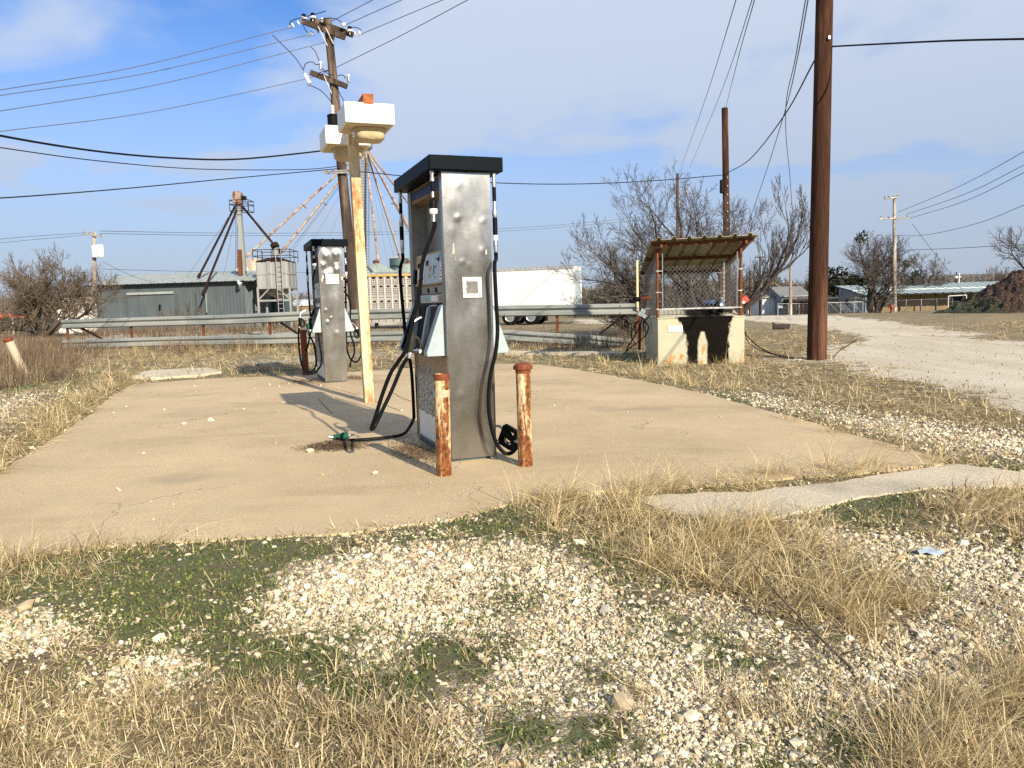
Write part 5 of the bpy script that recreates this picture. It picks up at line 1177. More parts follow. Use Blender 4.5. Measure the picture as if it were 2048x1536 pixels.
for dx in (-.22, .22): s.tube([(hw*.45+dx, -hw-.35, .3), (hw*.45+dx, -hw-.3, zt_+.9)], .035, 5)
z_ = .5
while z_ < zt_: s.tube([(hw*.45-.22, -hw-.34, z_), (hw*.45+.22, -hw-.34, z_)], .025, 4); z_ += .4
s.build('ladder', M['hop'], HT)
s = MB(); s.tube(crom([(-.0,-.0,zt_+.5), (.0,-.0,zt_+1.15), (.15,-.0,zt_+1.35)], 4), .28, 10); s.build('inlet_pipe', M['hop'], HT)
s = MB(); s.tube([(-.05,-.2,zt_+1.5), (.1,-.3,zt_+1.2)], .34, 10); s.build('inlet_hood', M['rustdark'], HT)
t_ = thing('storage_box', 'low dark blue steel box under the hopper tank', 'container', P(549, 640, 71)*1, 0); t_.location.z = LZ(0, 71); oo = t_.location
s = MB(); x0, x1 = P(531, 600, 71).x-oo.x, P(567, 600, 71).x-oo.x; s.box(x0, x1, 0, 3, 0, P(549, 591, 71).z-oo.z); s.build('body', M['bintank'], t_)
s = MB(); s.box(-.05, .05, -.04, 0, 0, P(549, 593, 71).z-oo.z); s.build('door_seam', M['dark'], t_)
# beige tank standing behind the shed roof
bq = P(500, 640, 76); bq.z = LZ(0, 76); BT = thing('grain_tank', 'stained beige tank rising behind the shed roof', 'tank', bq, 0); oo = bq
xa, xb = P(471, 530, 76).x-oo.x, P(521, 530, 76).x-oo.x
s = MB(); c_ = (xa+xb)/2; s.lathe((c_,1.5,0), [((xb-xa)/2, 0), ((xb-xa)/2, P(500,521,76).z-oo.z), ((xb-xa)*.40, P(500,516,76).z-oo.z), (.3, P(500,515.5,76).z-oo.z)], 14); s.build('body', M['beigetank'], BT, angle=20)
s = MB(); s.lathe((xa+.9,-.8,P(480,541,75).z-oo.z), [(.1,-.5),(.3,-.45),(.3,.5),(.1,.6)], 10, (1,0,.1)); s.build('motor', M['offwhite'], BT)
# elevator leg with three spouts
eb = P(487, 553, 67.5); EL = thing('elevator_leg', 'rusty grain elevator leg with three dark spouts above the shed roof', 'grain elevator', Vector((eb.x, 67.5, wl.z)), 0); oo = EL.location
def e_(px, py, Y=67.5): return P(px, py, Y)-oo
s = MB(); s.bar(e_(489,553), e_(478,414), .36, .42, up=(0,1,0)); s.build('leg_casing', tin('streaked_leg_casing', (.20,.225,.22), (.30,.31,.29), .2), EL)
s = MB(); s.bar(e_(484.5,550)-Vector((0,.4,0)), e_(482,500)-Vector((0,.4,0)), .30, .3, up=(0,1,0)); s.build('rust_duct', M['rust'], EL)
s = MB(); s.prism([(-.36,0),(.26,0),(.30,.5),(.34,.95),(.22,1.12),(-.26,1.12),(-.34,.85)], (1,0,0), (0,0,1), e_(477,410)-Vector((0,.4,0)), (0,.8,0)); s.build('head', rusty('rusty_head', (.36,.32,.29), .42, .58, .3, scale=4), EL)
s = MB(); s.lathe(e_(481,395), [(.12,0),(.2,.08),(.2,.45),(.12,.5)], 10, (1,.0,-.2)); s.build('motor', M['dark'], EL)
s = MB(); q = e_(481,409)
for zz_ in (-.62, -.05, .3): 
    s.tube([q+Vector((-.7,-.7,zz_)), q+Vector((.9,-.7,zz_)), q+Vector((.9,.7,zz_)), q+Vector((-.7,.7,zz_)), q+Vector((-.7,-.7,zz_))], .035, 5)
for x_ in (-.7,-.1,.4,.9):
    for y_ in (-.7,.7): s.tube([q+Vector((x_,y_,-.62)), q+Vector((x_,y_,.3))], .03, 5)
s.build('platform_rail', M['rustdark'], EL)
for a_, b_, Y1 in (((470,413),(396,556),66.0), ((475,416),(405,590),62.5), ((484,412),(562,506),66.0)):
    s = MB(); p, q2 = e_(*a_), P(*b_, Y1)-oo; s.tube([p, p.lerp(q2, .5), q2], [.10,.10,.10], 8); s.tube([q2-(q2-p).normalized()*.4, q2], .14, 8); s.build('spout', M['rustdark'], EL)
s = MB()
for x_ in (471.5, 475): s.tube([e_(x_, 548), e_(x_, 424)], .025, 4)
for k in range(26): s.tube([e_(471.5, 546-k*4.7), e_(475, 546-k*4.7)], .02, 3)
s.build('ladder', M['wiregrey'], EL)
s = MB()
for a_, b_ in (((470,415),(366,566)), ((492,420),(545,495)), ((472,425),(449,545))): s.tube([e_(*a_), P(*b_, 68)-oo], .018, 3)
s.build('guy_wire', M['wiregrey'], EL)
# tall spout tower: distributor, spouts fanning out, ladder mast
tb_ = P(733, 640, 84); tb_.z = LZ(0, 84); TWR = thing('spout_tower', 'tall grain distributor with rusty spouts fanning out behind the lamp heads', 'grain elevator', tb_, 0); oo = tb_
ap = P(731, 296, 84)-oo
s = MB(); s.bar((P(729,640,84)-oo)*1, P(728,280,84)-oo, .45, .45, up=(0,1,0)); s.build('mast', M['hop'], TWR)
s = MB(); s.lathe(ap, [(.35,-.35),(.75,.0),(.75,.9),(.4,1.3)], 12); s.build('distributor', M['dull'], TWR)
for i, (x_, y_, Y1, r_) in enumerate(((493,513,78,.12),(564,503,66,.105),(756,523,80,.115),(807,535,86,.11),(876,560,80,.11),(905,520,92,.12),(838,500,95,.10))):
    s = MB(); q2 = P(x_, y_, Y1)-oo; s.tube([ap, ap.lerp(q2, .35), ap.lerp(q2, .7), q2], r_, 8); s.tube([q2-(q2-ap).normalized()*.7, q2], r_*1.4, 8); s.build('spout', M['rustpale'], TWR)
for (x_, y_, x1, y1) in ((604,408,613,417), (643,402,654,411), (790,408,782,407)):
    s = MB(); s.tube([P(x_,y_,79)-oo, P(x1,y1,79)-oo], .05, 5); s.build('spout_clamp', M['rust'], TWR)
s = MB()
for (x_, y_, Y1) in ((520,560,78),(545,548,70),(580,510,66),(640,640,80),(800,560,90),(835,640,84),(660,470,82),(780,550,80),(815,560,86),(612,505,75)): s.tube([ap+Vector((0,0,-.3)), P(x_,y_,Y1)-oo], .02, 3)
s.build('guy_wire', M['wiregrey'], TWR)
s = MB()
for dx in (-.25,.25): s.tube([P(733.5,640,83)-oo+Vector((dx,0,0)), P(733,305,83)-oo+Vector((dx,0,0))], .03, 4)
for k in range(60): p = (P(733.5,640,83)-oo).lerp(P(733,305,83)-oo, k/60); s.tube([p+Vector((-.25,0,0)), p+Vector((.25,0,0))], .022, 3)
s.build('ladder', M['wiregrey'], TWR)
# bins
def gbin(label, x_, w, ytop, yeave, Y, roofmat, wall, k=24, cone=True):
    b_ = P(x_, 640, Y); b_.z = LZ(b_.x, Y); t_ = thing('grain_bin', label, 'grain bin', b_, 0); r_ = w/2/1539*Y; ze_ = P(x_, yeave, Y).z-b_.z; zt_ = P(x_, ytop, Y).z-b_.z
    s = MB(); s.lathe((0,0,0), [(r_, 0)]+[(r_*(1.0 if i % 2 else 1.012), ze_*(i+.5)/14) for i in range(14)]+[(r_, ze_)], k); s.build('wall', wall, t_)
    s = MB(); n_ = 22; ring = []
    for (fr, z_) in ((1.05, ze_-.05), (.75, ze_+(zt_-ze_)*.38), (.4, ze_+(zt_-ze_)*.75), (.12, zt_), (.05, zt_+.15)):
        ring.append([(r_*fr*math.cos(2*math.pi*j/(2*n_)), r_*fr*math.sin(2*math.pi*j/(2*n_)), z_+(.07 if j % 2 else 0)*fr) for j in range(2*n_+1)])
    s.sheet(ring); s.build('roof', roofmat, t_, smooth=False)
    s = MB(); s.lathe((0,0,zt_), [(r_*.13,-.02),(r_*.13,.3),(r_*.05,.4)], 12); s.build('roof_cap', M['rust'], t_)
gbin('grey green conical bin roof showing above the cattle trailer', 757, 96, 527, 552, 84, M['binroof'], M['hop'])
gbin('second bin roof behind the first one, beside the pump hoses', 822, 80, 527, 552, 92, M['binroof'], M['hop'])
gbin('dark green upright tank top left of the near pump', 803, 38, 511, 517, 100, M['binroof'], M['bintank'], 18)
# cattle trailer
def pline(Y, a, x0, y0):                # helper: plane through a photo point, heading a
    o_ = P(x0, y0, Y); d_ = Vector((math.cos(a), -math.sin(a), 0)); return o_, d_
CB = P(684, 640, 47); CB.z = 0; CT = thing('livestock_trailer', 'pale perforated cattle trailer with a yellow top rail behind the near pump', 'trailer', CB, 0)
cx = [P(x_, 600, 47).x-CB.x for x_ in (684, 884)]; zb_, zt_ = P(760, 646, 47).z, P(760, 553, 47).z; hh_ = zt_-zb_
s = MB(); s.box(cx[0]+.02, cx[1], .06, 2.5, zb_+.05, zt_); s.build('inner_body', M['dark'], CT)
pw = (P(750,600,47).x-P(735.6,600,47).x); k = int((cx[1]-cx[0])/pw); rows_ = []
zz = lambda y_: P(760, y_, 47).z
pan = MB(); rib = MB(); belly = MB()
def panel_with_holes(s, x0, x1, z0, z1, holes, y=0.0):
    """solid strip grid minus rectangular openings"""
    xs = sorted({x0, x1, *[h[0] for h in holes], *[h[1] for h in holes]}); zs_ = sorted({z0, z1, *[h[2] for h in holes], *[h[3] for h in holes]})
    for i in range(len(xs)-1):
        for j in range(len(zs_)-1):
            mx_, mz_ = (xs[i]+xs[i+1])/2, (zs_[j]+zs_[j+1])/2
            if not any(h[0] < mx_ < h[1] and h[2] < mz_ < h[3] for h in holes): s.add([(xs[i], y, zs_[j]), (xs[i+1], y, zs_[j]), (xs[i+1], y, zs_[j+1]), (xs[i], y, zs_[j+1])], [(0,1,2,3)])
for i in range(k):
    x0 = cx[0]+i*pw; x1 = x0+pw; hs = []
    for y_ in (556, 573, 603): hs.append((x0+pw*.28, x0+pw*.72, zz(y_+1.9), zz(y_-1.7)))
    for y_ in (560.7, 564.4, 568, 577.8, 581.4, 585, 588.4, 607.8, 611.5, 615, 634.6):
        for u in (.25, .5, .75): hs.append((x0+pw*u-.026, x0+pw*u+.026, zz(y_+.75), zz(y_-.75)))
    panel_with_holes(pan, x0, x1, zz(636), zt_, hs)
    rib.box(x0-.03, x0+.03, -.05, .0, zz(636), zt_)
    belly.box(x0+.02, x1-.02, -.01, .02, zz(645.5), zz(636.2))
pan.build('side_panel', M['alu'], CT, smooth=False); rib.build('side_ribs', M['alupale'], CT); belly.build('belly_panel', M['alu'], CT)
s = MB(); s.box(cx[0], cx[1], -.08, .02, zt_, zt_+.13); s.build('top_rail', M['yellow'], CT)
s = MB(); s.box(cx[0], cx[1], -.03, -.012, zz(595), zz(594)); s.build('side_seam', M['dull'], CT)
s = MB(); s.box(cx[0]+1.9, cx[0]+2.1, .1, .3, zz(655), zb_+.1); s.box(cx[0]+1.85, cx[0]+2.15, .05, .35, 0, .06); s.build('landing_leg', M['black'], CT)
for x_ in (cx[1]-.7, cx[1]-1.9):
    s = MB(); s.lathe((x_, .1, .5), [(.30,0),(.48,.0),(.5,.04),(.5,.26),(.48,.3)], 20, (0,1,0)); w_ = s.build('wheel', M['rubber'], CT)
# white box trailer
TA = R(14.5); C1 = P(1147.5, 532, 45.2); td = Vector((-math.cos(TA), math.sin(TA), 0)); tn_ = Vector((math.sin(TA), math.cos(TA), 0))
BX = thing('box_trailer', 'plain white box trailer parked behind the guardrail', 'trailer', (C1.x, C1.y, 0), math.atan2(td.y, td.x))
# local: +x runs forward (left in the photo), -y is away from the camera after the turn
zt_ = C1.z; zb_ = .93; Lb, Wb = 12.5, 2.45
s = MB(); s.box(0, Lb, -Wb, 0, zb_, zt_); s.build('box_body', M['white'], BX, bevel=.02)
s = MB(); s.box(-.01, Lb, -.0, .025, zt_-.16, zt_+.02); s.box(-.01, Lb, .0, .025, zb_-.02, zb_+.16); s.build('side_rail', M['zinc'], BX)
s = MB()
for y_ in (-.11, -Wb-.0): s.box(-.045, .02, y_, y_+.11+.012, zb_, zt_+.01)
s.box(-.05, .02, -Wb+.1, -.10, zt_-.22, zt_+.01); s.box(-.05, .02, -Wb+.1, -.10, zb_, zb_+.1); s.build('rear_frame', M['white'], BX)
s = MB(); s.box(-.015, .0, -Wb+.11, -.11, zb_+.1, zt_-.22); s.build('roll_door', M['pale'], BX)
s = MB()
for k in range(3): s.box(-.06, -.045, -1.5+k*.25, -1.35+k*.25, zt_-.12, zt_-.07)
s.build('marker_light', M['flag'], BX)
s = MB(); s.box(.1, 10.8, -1.6, -.85, .62, .90); s.build('chassis', M['black'], BX)
for x_ in (2.62, 3.92):
    for y_ in (-.02, -2.0):
        s = MB(); s.lathe((x_, y_, .50), [(.30,-.0),(.46,.0),(.50,-.04),(.50,-.25),(.46,-.29)], 24, (0,1,0), False, True); wh = s.build('wheel', M['rubber'], BX)
        s = MB(); s.lathe((x_, y_, .50), [(.31,-.01),(.29,-.09),(.16,-.10),(.13,-.02),(.06,-.015)], 20, (0,1,0), False, True); s.build('rim', M['chrome'], wh)
s = MB(); s.box(1.75, 1.79, -.75, -.08, .22, .92); s.build('mud_flap', M['black'], BX)
s = MB(); s.box(-.02, .1, -2.3, -.12, .42, .55); s.box(0, .1, -.7, -.55, .5, .93); s.box(0, .1, -1.9, -1.75, .5, .93); s.build('bumper', M['black'], BX)
s = MB(); s.box(9.4, 9.6, -.5, -.3, .05, .9); s.box(9.3, 9.7, -.6, -.2, 0, .05); s.build('landing_leg', M['black'], BX)

# ------------------------------------------------------------------ right: buildings, fence, hydrant, dirt pile
LBv = P(1700, 622, 86); z0 = LZ(0, 86)
LBD = thing('low_building', 'long low tan building with an aqua metal roof behind the hydrant', 'building', (P(1732,600,82).x, 82, LZ(0,82)), R(-6)); oo = LBD.location; LI = (Matrix.Translation(oo) @ Matrix.Rotation(R(-6), 4, 'Z')).inverted()
zE = P(1740, 588, 82).z-oo.z; zR = P(1700, 571, 92).z-oo.z; lenB = 24
s = MB(); s.box(0, lenB, 1.8, 9, 0, zE); s.build('wall', M['tan'], LBD)
s = MB(); s.prism([(0, 0), (9, 0), (9, zR-.05), (0, zE-.05)], (0,1,0), (0,0,1), (-.06, 0, 0), (.12, 0, 0)); s.build('gable_wall', M['bluewall'], LBD)
us = []; u = -.3
while u < lenB+.3: us += [(u, 0), (u+.6, 0), (u+.66, .05), (u+.78, .05), (u+.84, 0)]; u += .9
s = MB(); rows = [[Vector((u_, y_, z_+o_)) for u_, o_ in us] for y_, z_ in ((-.4, zE-.05), (3.4, zE+(zR-zE)*.34), (3.42, zE+(zR-zE)*.42), (9.6, zR))]
s.sheet(rows); s.sheet([[p-Vector((0,0,.08)) for p in r_][::-1] for r_ in rows]); s.build('roof', M['aqua'], LBD, smooth=False)
for x_ in (.3, 3.3, 5.5, 7.0, 11, 16): 
    s = MB(); s.bar((x_, -.1, 0), (x_, -.1, zE-.05), .10, .10); s.build('porch_post', M['dark'], LBD)
for x_, w_ in ((9.2, .7), (13.2, .8), (2.6, .6)):
    s = MB(); s.box(x_, x_+w_*2, 1.74, 1.8, .9, 1.75); wi = s.build('window', M['white'], LBD); s = MB(); s.box(x_+.08, x_+w_*2-.08, 1.72, 1.74, .98, 1.68); s.build('pane', M['glass'], wi)
s = MB(); s.box(-.13, -.06, 2.4, 3.2, 0, 1.75); s.build('door', M['offwhite'], LBD)
s = MB(); s.box(-.13, -.06, 5.6, 6.2, .8, 1.5); s.build('window', M['glass'], LBD)
t_ = thing('shop_counter', 'dull red box on the porch of the low building', 'box', LI.inverted() @ Vector((11.6, -.6, 0)), R(-6))
s = MB(); s.box(0, 3.0, 0, .6, .0, .75); s.build('box', M['redbox'], t_, bevel=.02)
s = MB(); s.box(-.03, 3.03, -.03, .63, .75, .80); s.build('lid', M['redbox'], t_)
tt = thing('vent_stack', 'white cross shaped vent pipe standing on the aqua roof', 'pipe', P(1918, 565, 90), 0)
s = MB(); s.tube([(0,0,-.3), (0,0,P(1918,546,90).z-tt.location.z)], .07, 8); s.build('pipe', M['white'], tt); s = MB(); z_ = P(1918,554,90).z-tt.location.z; s.tube([(-.35,0,z_), (.3,0,z_)], .04, 6); s.build('cross_bar', M['white'], tt)
tt = thing('roof_fitting', 'dark roof pipe with a white lamp left of the white vent pipe', 'pipe', P(1912, 565, 89.5), 0)
s = MB(); s.tube([(0,0,-.3), (0,0,P(1912,544,90).z-tt.location.z)], .06, 8); s.build('pipe', M['dark'], tt); s = MB(); s.lathe((-.08,-.1,P(1911,557,90).z-tt.location.z), [(.05,0),(.16,.05),(.16,.25),(.05,.3)], 10); s.build('lamp', M['white'], tt)
wire('yellow brown drop wire from the roof pipe down to the dirt pile', [(1912,565,80),(1922,577,70),(1933,590,56)], .03, 'beige', 4)
tt = thing('gate_pipe', 'thin white pipe frame standing left of the dirt pile', 'pipe frame', P(1900, 612, 52)*1, 0); tt.location.z = LZ(0, 52); oo = tt.location
s = MB(); zt_ = P(1900, 592, 52).z-oo.z; xa, xb = P(1897,592,52).x-oo.x, P(1933,591,52).x-oo.x; s.tube([(xa,0,0),(xa,0,zt_)], .03, 6); s.tube([(xb,0,0),(xb,0,zt_+.03)], .03, 6); s.tube([(xa,0,zt_),(xb,0,zt_+.03)], .03, 6); s.build('frame', M['white'], tt)
# hydrant
hb = G(1783, 625); FH = thing('fire_hydrant', 'small red fire hydrant beside the far pole', 'hydrant', hb, 0); k = .95
s = MB(); s.lathe((0,0,-.05), [(.17*k,0),(.17*k,.09),(.12*k,.10),(.115*k,.50*k),(.16*k,.52*k),(.16*k,.56*k),(.13*k,.58*k),(.12*k,.66*k),(.07*k,.74*k),(.03,.76*k),(.03,.82*k)], 16); s.build('barrel', M['hydrant'], FH)
for ax_, r_ in (((1,0,0), .06), ((-1,0,0), .06), ((0,-1,0), .08)):
    s = MB(); s.lathe(Vector(ax_)*.09+Vector((0,0,.42*k)), [(r_, 0), (r_, .09), (r_*1.25, .095), (r_*1.25, .13), (.03, .14), (.03, .17)], 10, ax_); s.build('outlet_cap', M['hydrant'], FH)
# chain link fences
def fence(label, a_, b_, h_, nposts, stepw):
    a_ = Vector(a_); b_ = Vector(b_); t_ = thing('chain_link_fence', label, 'fence', a_, 0); d = b_-a_; L = d.length; d.normalize()
    for i in range(nposts):
        p = d*(L*i/(nposts-1)); s = MB(); s.tube([p+Vector((0,0,-.1)), p+Vector((0,0,h_+.05))], .04, 6); s.build('post', M['zinc'], t_)
    s = MB(); s.tube([Vector((0,0,h_)), d*L+Vector((0,0,h_))], .03, 5); s.build('top_rail', M['zinc'], t_)
    s = MB(); n_ = int(L/stepw)
    for i in range(n_):
        for sg in (1, -1):
            u0 = i*stepw; u1 = u0+sg*h_
            if 0 <= u1 <= L: s.tube([d*u0, d*u1+Vector((0,0,h_))], .006, 3, False)
    s.build('mesh', M['zinc'], t_)
ga = lambda x_, Y: Vector((P(x_, 600, Y).x, Y, LZ(0, Y)))
fence('chain link fence in front of the low tan building', ga(1726, 77), ga(1905, 72), 1.15, 7, .22)
fence('chain link fence before the house left of the thick pole', ga(1556, 74), ga(1640, 76), 1.1, 5, .22)
fence('chain link fence at the right side of the thick pole', ga(1655, 80), ga(1735, 80), 1.15, 4, .22)
# small buildings left of the thick pole
def hut(label, x0, x1, ytop, yeave, Y, dep, wall, roofm_, gable='x', wins=(), door=None):
    b_ = ga(x0, Y); t_ = thing('small_building', label, 'building', b_, 0); w_ = P(x1, 600, Y).x-b_.x; ze_ = P(x0, yeave, Y).z-b_.z; zr_ = P((x0+x1)/2, ytop, Y).z-b_.z
    s = MB(); ribbed(s, (0,0,0), (w_,0,0), 0, ze_, .4); s.box(.01, w_-.01, .01, dep, 0, ze_)
    if gable == 'x': s.prism([(0, ze_), (w_, ze_), (w_/2, zr_-.05)], (1,0,0), (0,0,1), (0,.01,0), (0,dep-.02,0))
    else: s.prism([(0, ze_), (dep, ze_), (dep/2, zr_-.05)], (0,1,0), (0,0,1), (.01,0,0), (w_-.02,0,0))
    s.build('wall', wall, t_, smooth=False); s = MB(); o = .25
    if gable == 'x': s.prism([(-o, ze_-.1), (w_/2, zr_), (w_+o, ze_-.1), (w_+o, ze_), (w_/2, zr_+.12), (-o, ze_)], (1,0,0), (0,0,1), (0,-o,0), (0,dep+2*o,0))
    else: s.prism([(-o, ze_-.1), (dep/2, zr_), (dep+o, ze_-.1), (dep+o, ze_), (dep/2, zr_+.12), (-o, ze_)], (0,1,0), (0,0,1), (-o,0,0), (w_+2*o,0,0))
    s.build('roof', roofm_, t_, smooth=False)
    for (u, z_, ww, hh) in wins: s = MB(); s.box(u*w_, u*w_+ww, -.09, -.02, z_, z_+hh); s.build('window', M['glass'], t_)
    if door: s = MB(); s.box(door*w_, door*w_+.8, -.09, -.02, 0, 1.8); s.build('door', M['dull'], t_)
    return t_
hut('white metal shed with a ribbed grey roof left of the thick pole', 1525, 1562, 585, 594, 84, 4, M['white'], M['dull'], 'z')
hut('grey roofed house just left of the thick pole', 1563, 1618, 574, 592, 82, 6, M['bluewall'], M['dull'], 'z', ((.08,.9,.6,.8),), .28)
hut('tiny pale building far behind the red flag', 1496, 1522, 591, 599, 95, 4, M['offwhite'], M['offwhite'], 'x')
hut('low pale yellow building right of the thick pole', 1655, 1697, 596, 598, 92, 5, plain('pale_yellow_wall', (.60,.55,.38), .8, 0, .15, 1), M['dull'], 'z')
hut('reddish plank shed behind the fence beside the thick pole', 1592, 1622, 599, 602, 79, 3, M['dirtywood'], M['dirtywood'], 'z')
hut('white storage roofs left of the yellow marker tube', 1185, 1235, 601.5, 608, 140, 12, M['white'], M['white'], 'x')
hut('second white storage roof behind the yellow marker tube', 1236, 1285, 602, 608, 145, 12, M['offwhite'], M['white'], 'z')
hut('white roofed low building between the hopper tank and the far pump', 573, 622, 600, 611, 120, 12, M['tan'], M['white'], 'z')
t_ = thing('canopy_tent', 'small orange canopy roof at the far left edge', 'canopy', ga(10, 90), 0); s = MB(); w_ = 2.0; zt_ = P(10,626,90).z-t_.location.z; s.add([(-w_,-w_,zt_-.55),(w_,-w_,zt_-.55),(w_,w_,zt_-.55),(-w_,w_,zt_-.55),(0,0,zt_)], [(0,1,4),(1,2,4),(2,3,4),(3,0,4),(3,2,1,0)]); s.build('cover', M['orange'], t_, smooth=False)
for sx_ in (-1,1): s = MB(); s.bar((sx_*w_*.95,-w_*.95,0), (sx_*w_*.95,-w_*.95,zt_-.5), .08, .08); s.build('leg', M['white'], t_)
# real estate style little sign on a stick near the road and a log
t_ = thing('yard_sign', 'little white sign board on a thin stake across the road', 'sign', G(1561, 630), 0); s = MB(); s.bar((0,0,0), (0,0,P(1561,614,t_.location.y).z-t_.location.z), .05); s.build('stake', M['dark'], t_)
s = MB(); z_ = P(1561,614,t_.location.y).z-t_.location.z; s.box(-.20, .20, -.05, -.02, z_-.12, z_+.14); s.build('board', M['white'], t_)
t_ = thing('log', 'short dark log lying in the grass right of the oil tank', 'log', G(1563, 659), R(-20)); s = MB(); s.tube([(-.32,-.1,.10), (0,0,.12), (.30,.08,.11)], [.10,.11,.115], 10); s.build('wood', M['bark'], t_)
s = MB(); s.tube([(-.2,-.05,.16), (-.35,.0,.27)], [.05,.03], 7); s.build('stub', M['bark'], t_)
# dirt pile
mc = P(2062, 620, 47); mc.z = 0
mrows = []; nu, nv = 220, 64
for j in range(nv+1):
    row = []; fr = j/nv
    for i in range(nu+1):
        a_ = 2*math.pi*i/nu; rad = (5.0+.6*math.sin(2*a_+1)+.35*math.sin(5*a_))*fr; x_ = mc.x+rad*math.cos(a_)*1.02; y_ = mc.y+rad*math.sin(a_)*.8
        h = 2.42*(1-float(sstep(.0, 1.0, fr)))**.85*(1.02 if fr < .3 else 1)
        env = min(1, 4*fr*(1-fr)+.25)
        h += env*((float(fbm(np.array([x_]), np.array([y_]), 1.1, 4)[0])-.5)*.75+(float(fbm(np.array([x_+9]), np.array([y_]), 4.0, 3)[0])-.5)*.55)*(1 if fr < .98 else 0)
        row.append((x_-mc.x, y_-mc.y, max(-.05, h)))
    mrows.append(row)
def moundm():
    b = NB('clodded_dirt'); o = b.obj(); x = b.sep(o, 'X'); f = b.noise(o, 3.5, 7, .75); v = b.voro(o, 5.5, 'Color'); vv = b.n('SeparateColor', {0: v}, 0); e = b.voro(o, 5.5, 'Distance', 'DISTANCE_TO_EDGE')
    d = b.mix(vv, (.035,.020,.013), (.13,.072,.044)); d = b.mix(b.mr(e, 0, .12, .8, 0), d, (.02,.012,.008))
    gk = b.mr(b.mt('ADD', b.mt('MULTIPLY', x, -.25), b.mr(f, .3, .7, -.35, .35)), .72, .92)
    g = b.mix(b.mr(b.noise(o, 9, 5), .4, .65), (.018,.030,.012), (.07,.075,.035))
    return b.done(b.mix(gk, d, g), .95, 0, b.bump(b.mt('ADD', f, b.mr(e, 0, .2, 0, .7)), 1.0, .15))
s = MB(); s.sheet(mrows); o = s.build('dirt_pile', moundm(), origin=None); o.location = mc; tag(o, 'big heap of brown clods partly grown green at the right edge', 'dirt pile')

# ------------------------------------------------------------------ trees
def grow(seed, base, stems, levels, mb_trunk, mb_crown, up=.25, ratio=.62, kids=(5,5,5,4), wig=.22, droop=0, minr=.006, spread=(.5, 1.0), tw=3, up0=None):
    r_ = random.Random(seed)
    def rv(): return Vector((r_.gauss(0,1), r_.gauss(0,1), r_.gauss(0,1)))
    def branch(p, d, L, r0, lv):
        k = 7 if lv == 0 else (5 if lv < 3 else 3); pts = [p.copy()]; rsd = [r0]; dd = d.copy()
        for i in range(k):
            dd = (dd+rv()*wig*(.8 if lv else .55)+Vector((0,0,((up*.5 if up0 is None else up0) if lv < 1 else up)-droop*lv))*.35).normalized(); p = p+dd*(L/k)
            if p.z < base.z+.15 and dd.z < 0: dd.z = abs(dd.z)*.5
            pts.append(p.copy()); rsd.append(max(minr, r0*(1-.62*(i+1)/k)))
        last = lv == levels
        (mb_trunk if lv <= 1 else mb_crown).tube(pts, rsd, 8 if lv == 0 else (6 if lv == 1 else (4 if lv == 2 else tw)), False)
        if last: return
        nk = kids[min(lv, len(kids)-1)]
        for c in range(nk):
            fr = .22+.78*(c+r_.random()*.8)/nk if lv == 0 else .12+.88*(c+r_.random())/nk; fr = min(.999, fr); i = int(fr*k); q = pts[i].lerp(pts[min(i+1, k)], fr*k-i)
            ax = (pts[min(i+1, k)]-pts[i]).normalized(); side = rv(); side = (side-ax*side.dot(ax)).normalized(); a_ = r_.uniform(*spread)
            branch(q, (ax*math.cos(a_)+side*math.sin(a_)).normalized(), L*ratio*r_.uniform(.7, 1.15), max(minr, rsd[i]*.62), lv+1)
        branch(pts[-1], (pts[-1]-pts[-2]).normalized(), L*ratio*.85, max(minr, rsd[-1]*.95), lv+1)
    for (d, L, r0, off) in stems: branch(base+Vector(off), Vector(d).normalized(), L, r0, 0)
def tree(label, base, seed, stems, levels, bark_, twig_, k_=1.0, cat='tree', name='bare_tree', origin_=None, extra=None, **kw):
    t_ = thing(name, label, cat, base, 0); a_, b_ = MB(), MB(); stems = [(d, L*k_, r0*k_**.5, o) for d, L, r0, o in stems]; grow(seed, Vector((0,0,0)), stems, levels, a_, b_, **kw)
    a_.build('trunk', M[bark_], t_); cr = b_.build('crown', M[twig_], t_)
    return t_
B = G(1405, 651); B.y = 27; B = P(1402, 651, 27); B.z = 0
tree('big leafless tree with spreading limbs behind the oil tank', B, 17, [((-1,.1,.42), 2.9, .12, (-.1,0,0)), ((-.9,-.25,.7), 3.2, .12, (-.1,0,0)), ((-.68,.25,.95), 3.5, .12, (0,0,0)), ((-.34,-.2,1.1), 3.4, .12, (0,0,0)), ((.0,.3,1.1), 3.1, .11, (.05,0,0)), ((.22,-.1,1), 2.6, .09, (.1,0,0)), ((-.85,.8,.5), 2.7, .10, (0,.1,0)), ((-1,.3,.15), 2.0, .07, (-.1,0,.3)), ((-.8,-.1,.9), 3.4, .10, (0,0,0)), ((-.95,-.3,.55), 2.9, .09, (0,0,0))], 5, 'bark', 'twig', kids=(6,4,4,3,2), ratio=.55, up=.22, up0=.05, wig=.20, minr=.0052, spread=(.35,.95))
tree('leaning limb of a leafless tree reaching right from behind the oil tank', P(1428, 650, 27.4)*1-Vector((0,0,P(1428,650,27.4).z)), 23, [((.93,0,.50), 3.5, .12, (0,0,0.3)), ((.85,.1,.28), 2.6, .055, (.9,0,.75))], 5, 'bark', 'twig', kids=(6,4,3,3,2), ratio=.50, up=.62, wig=.17, minr=.0055, spread=(.35,.85))
B = ga(76, 46)
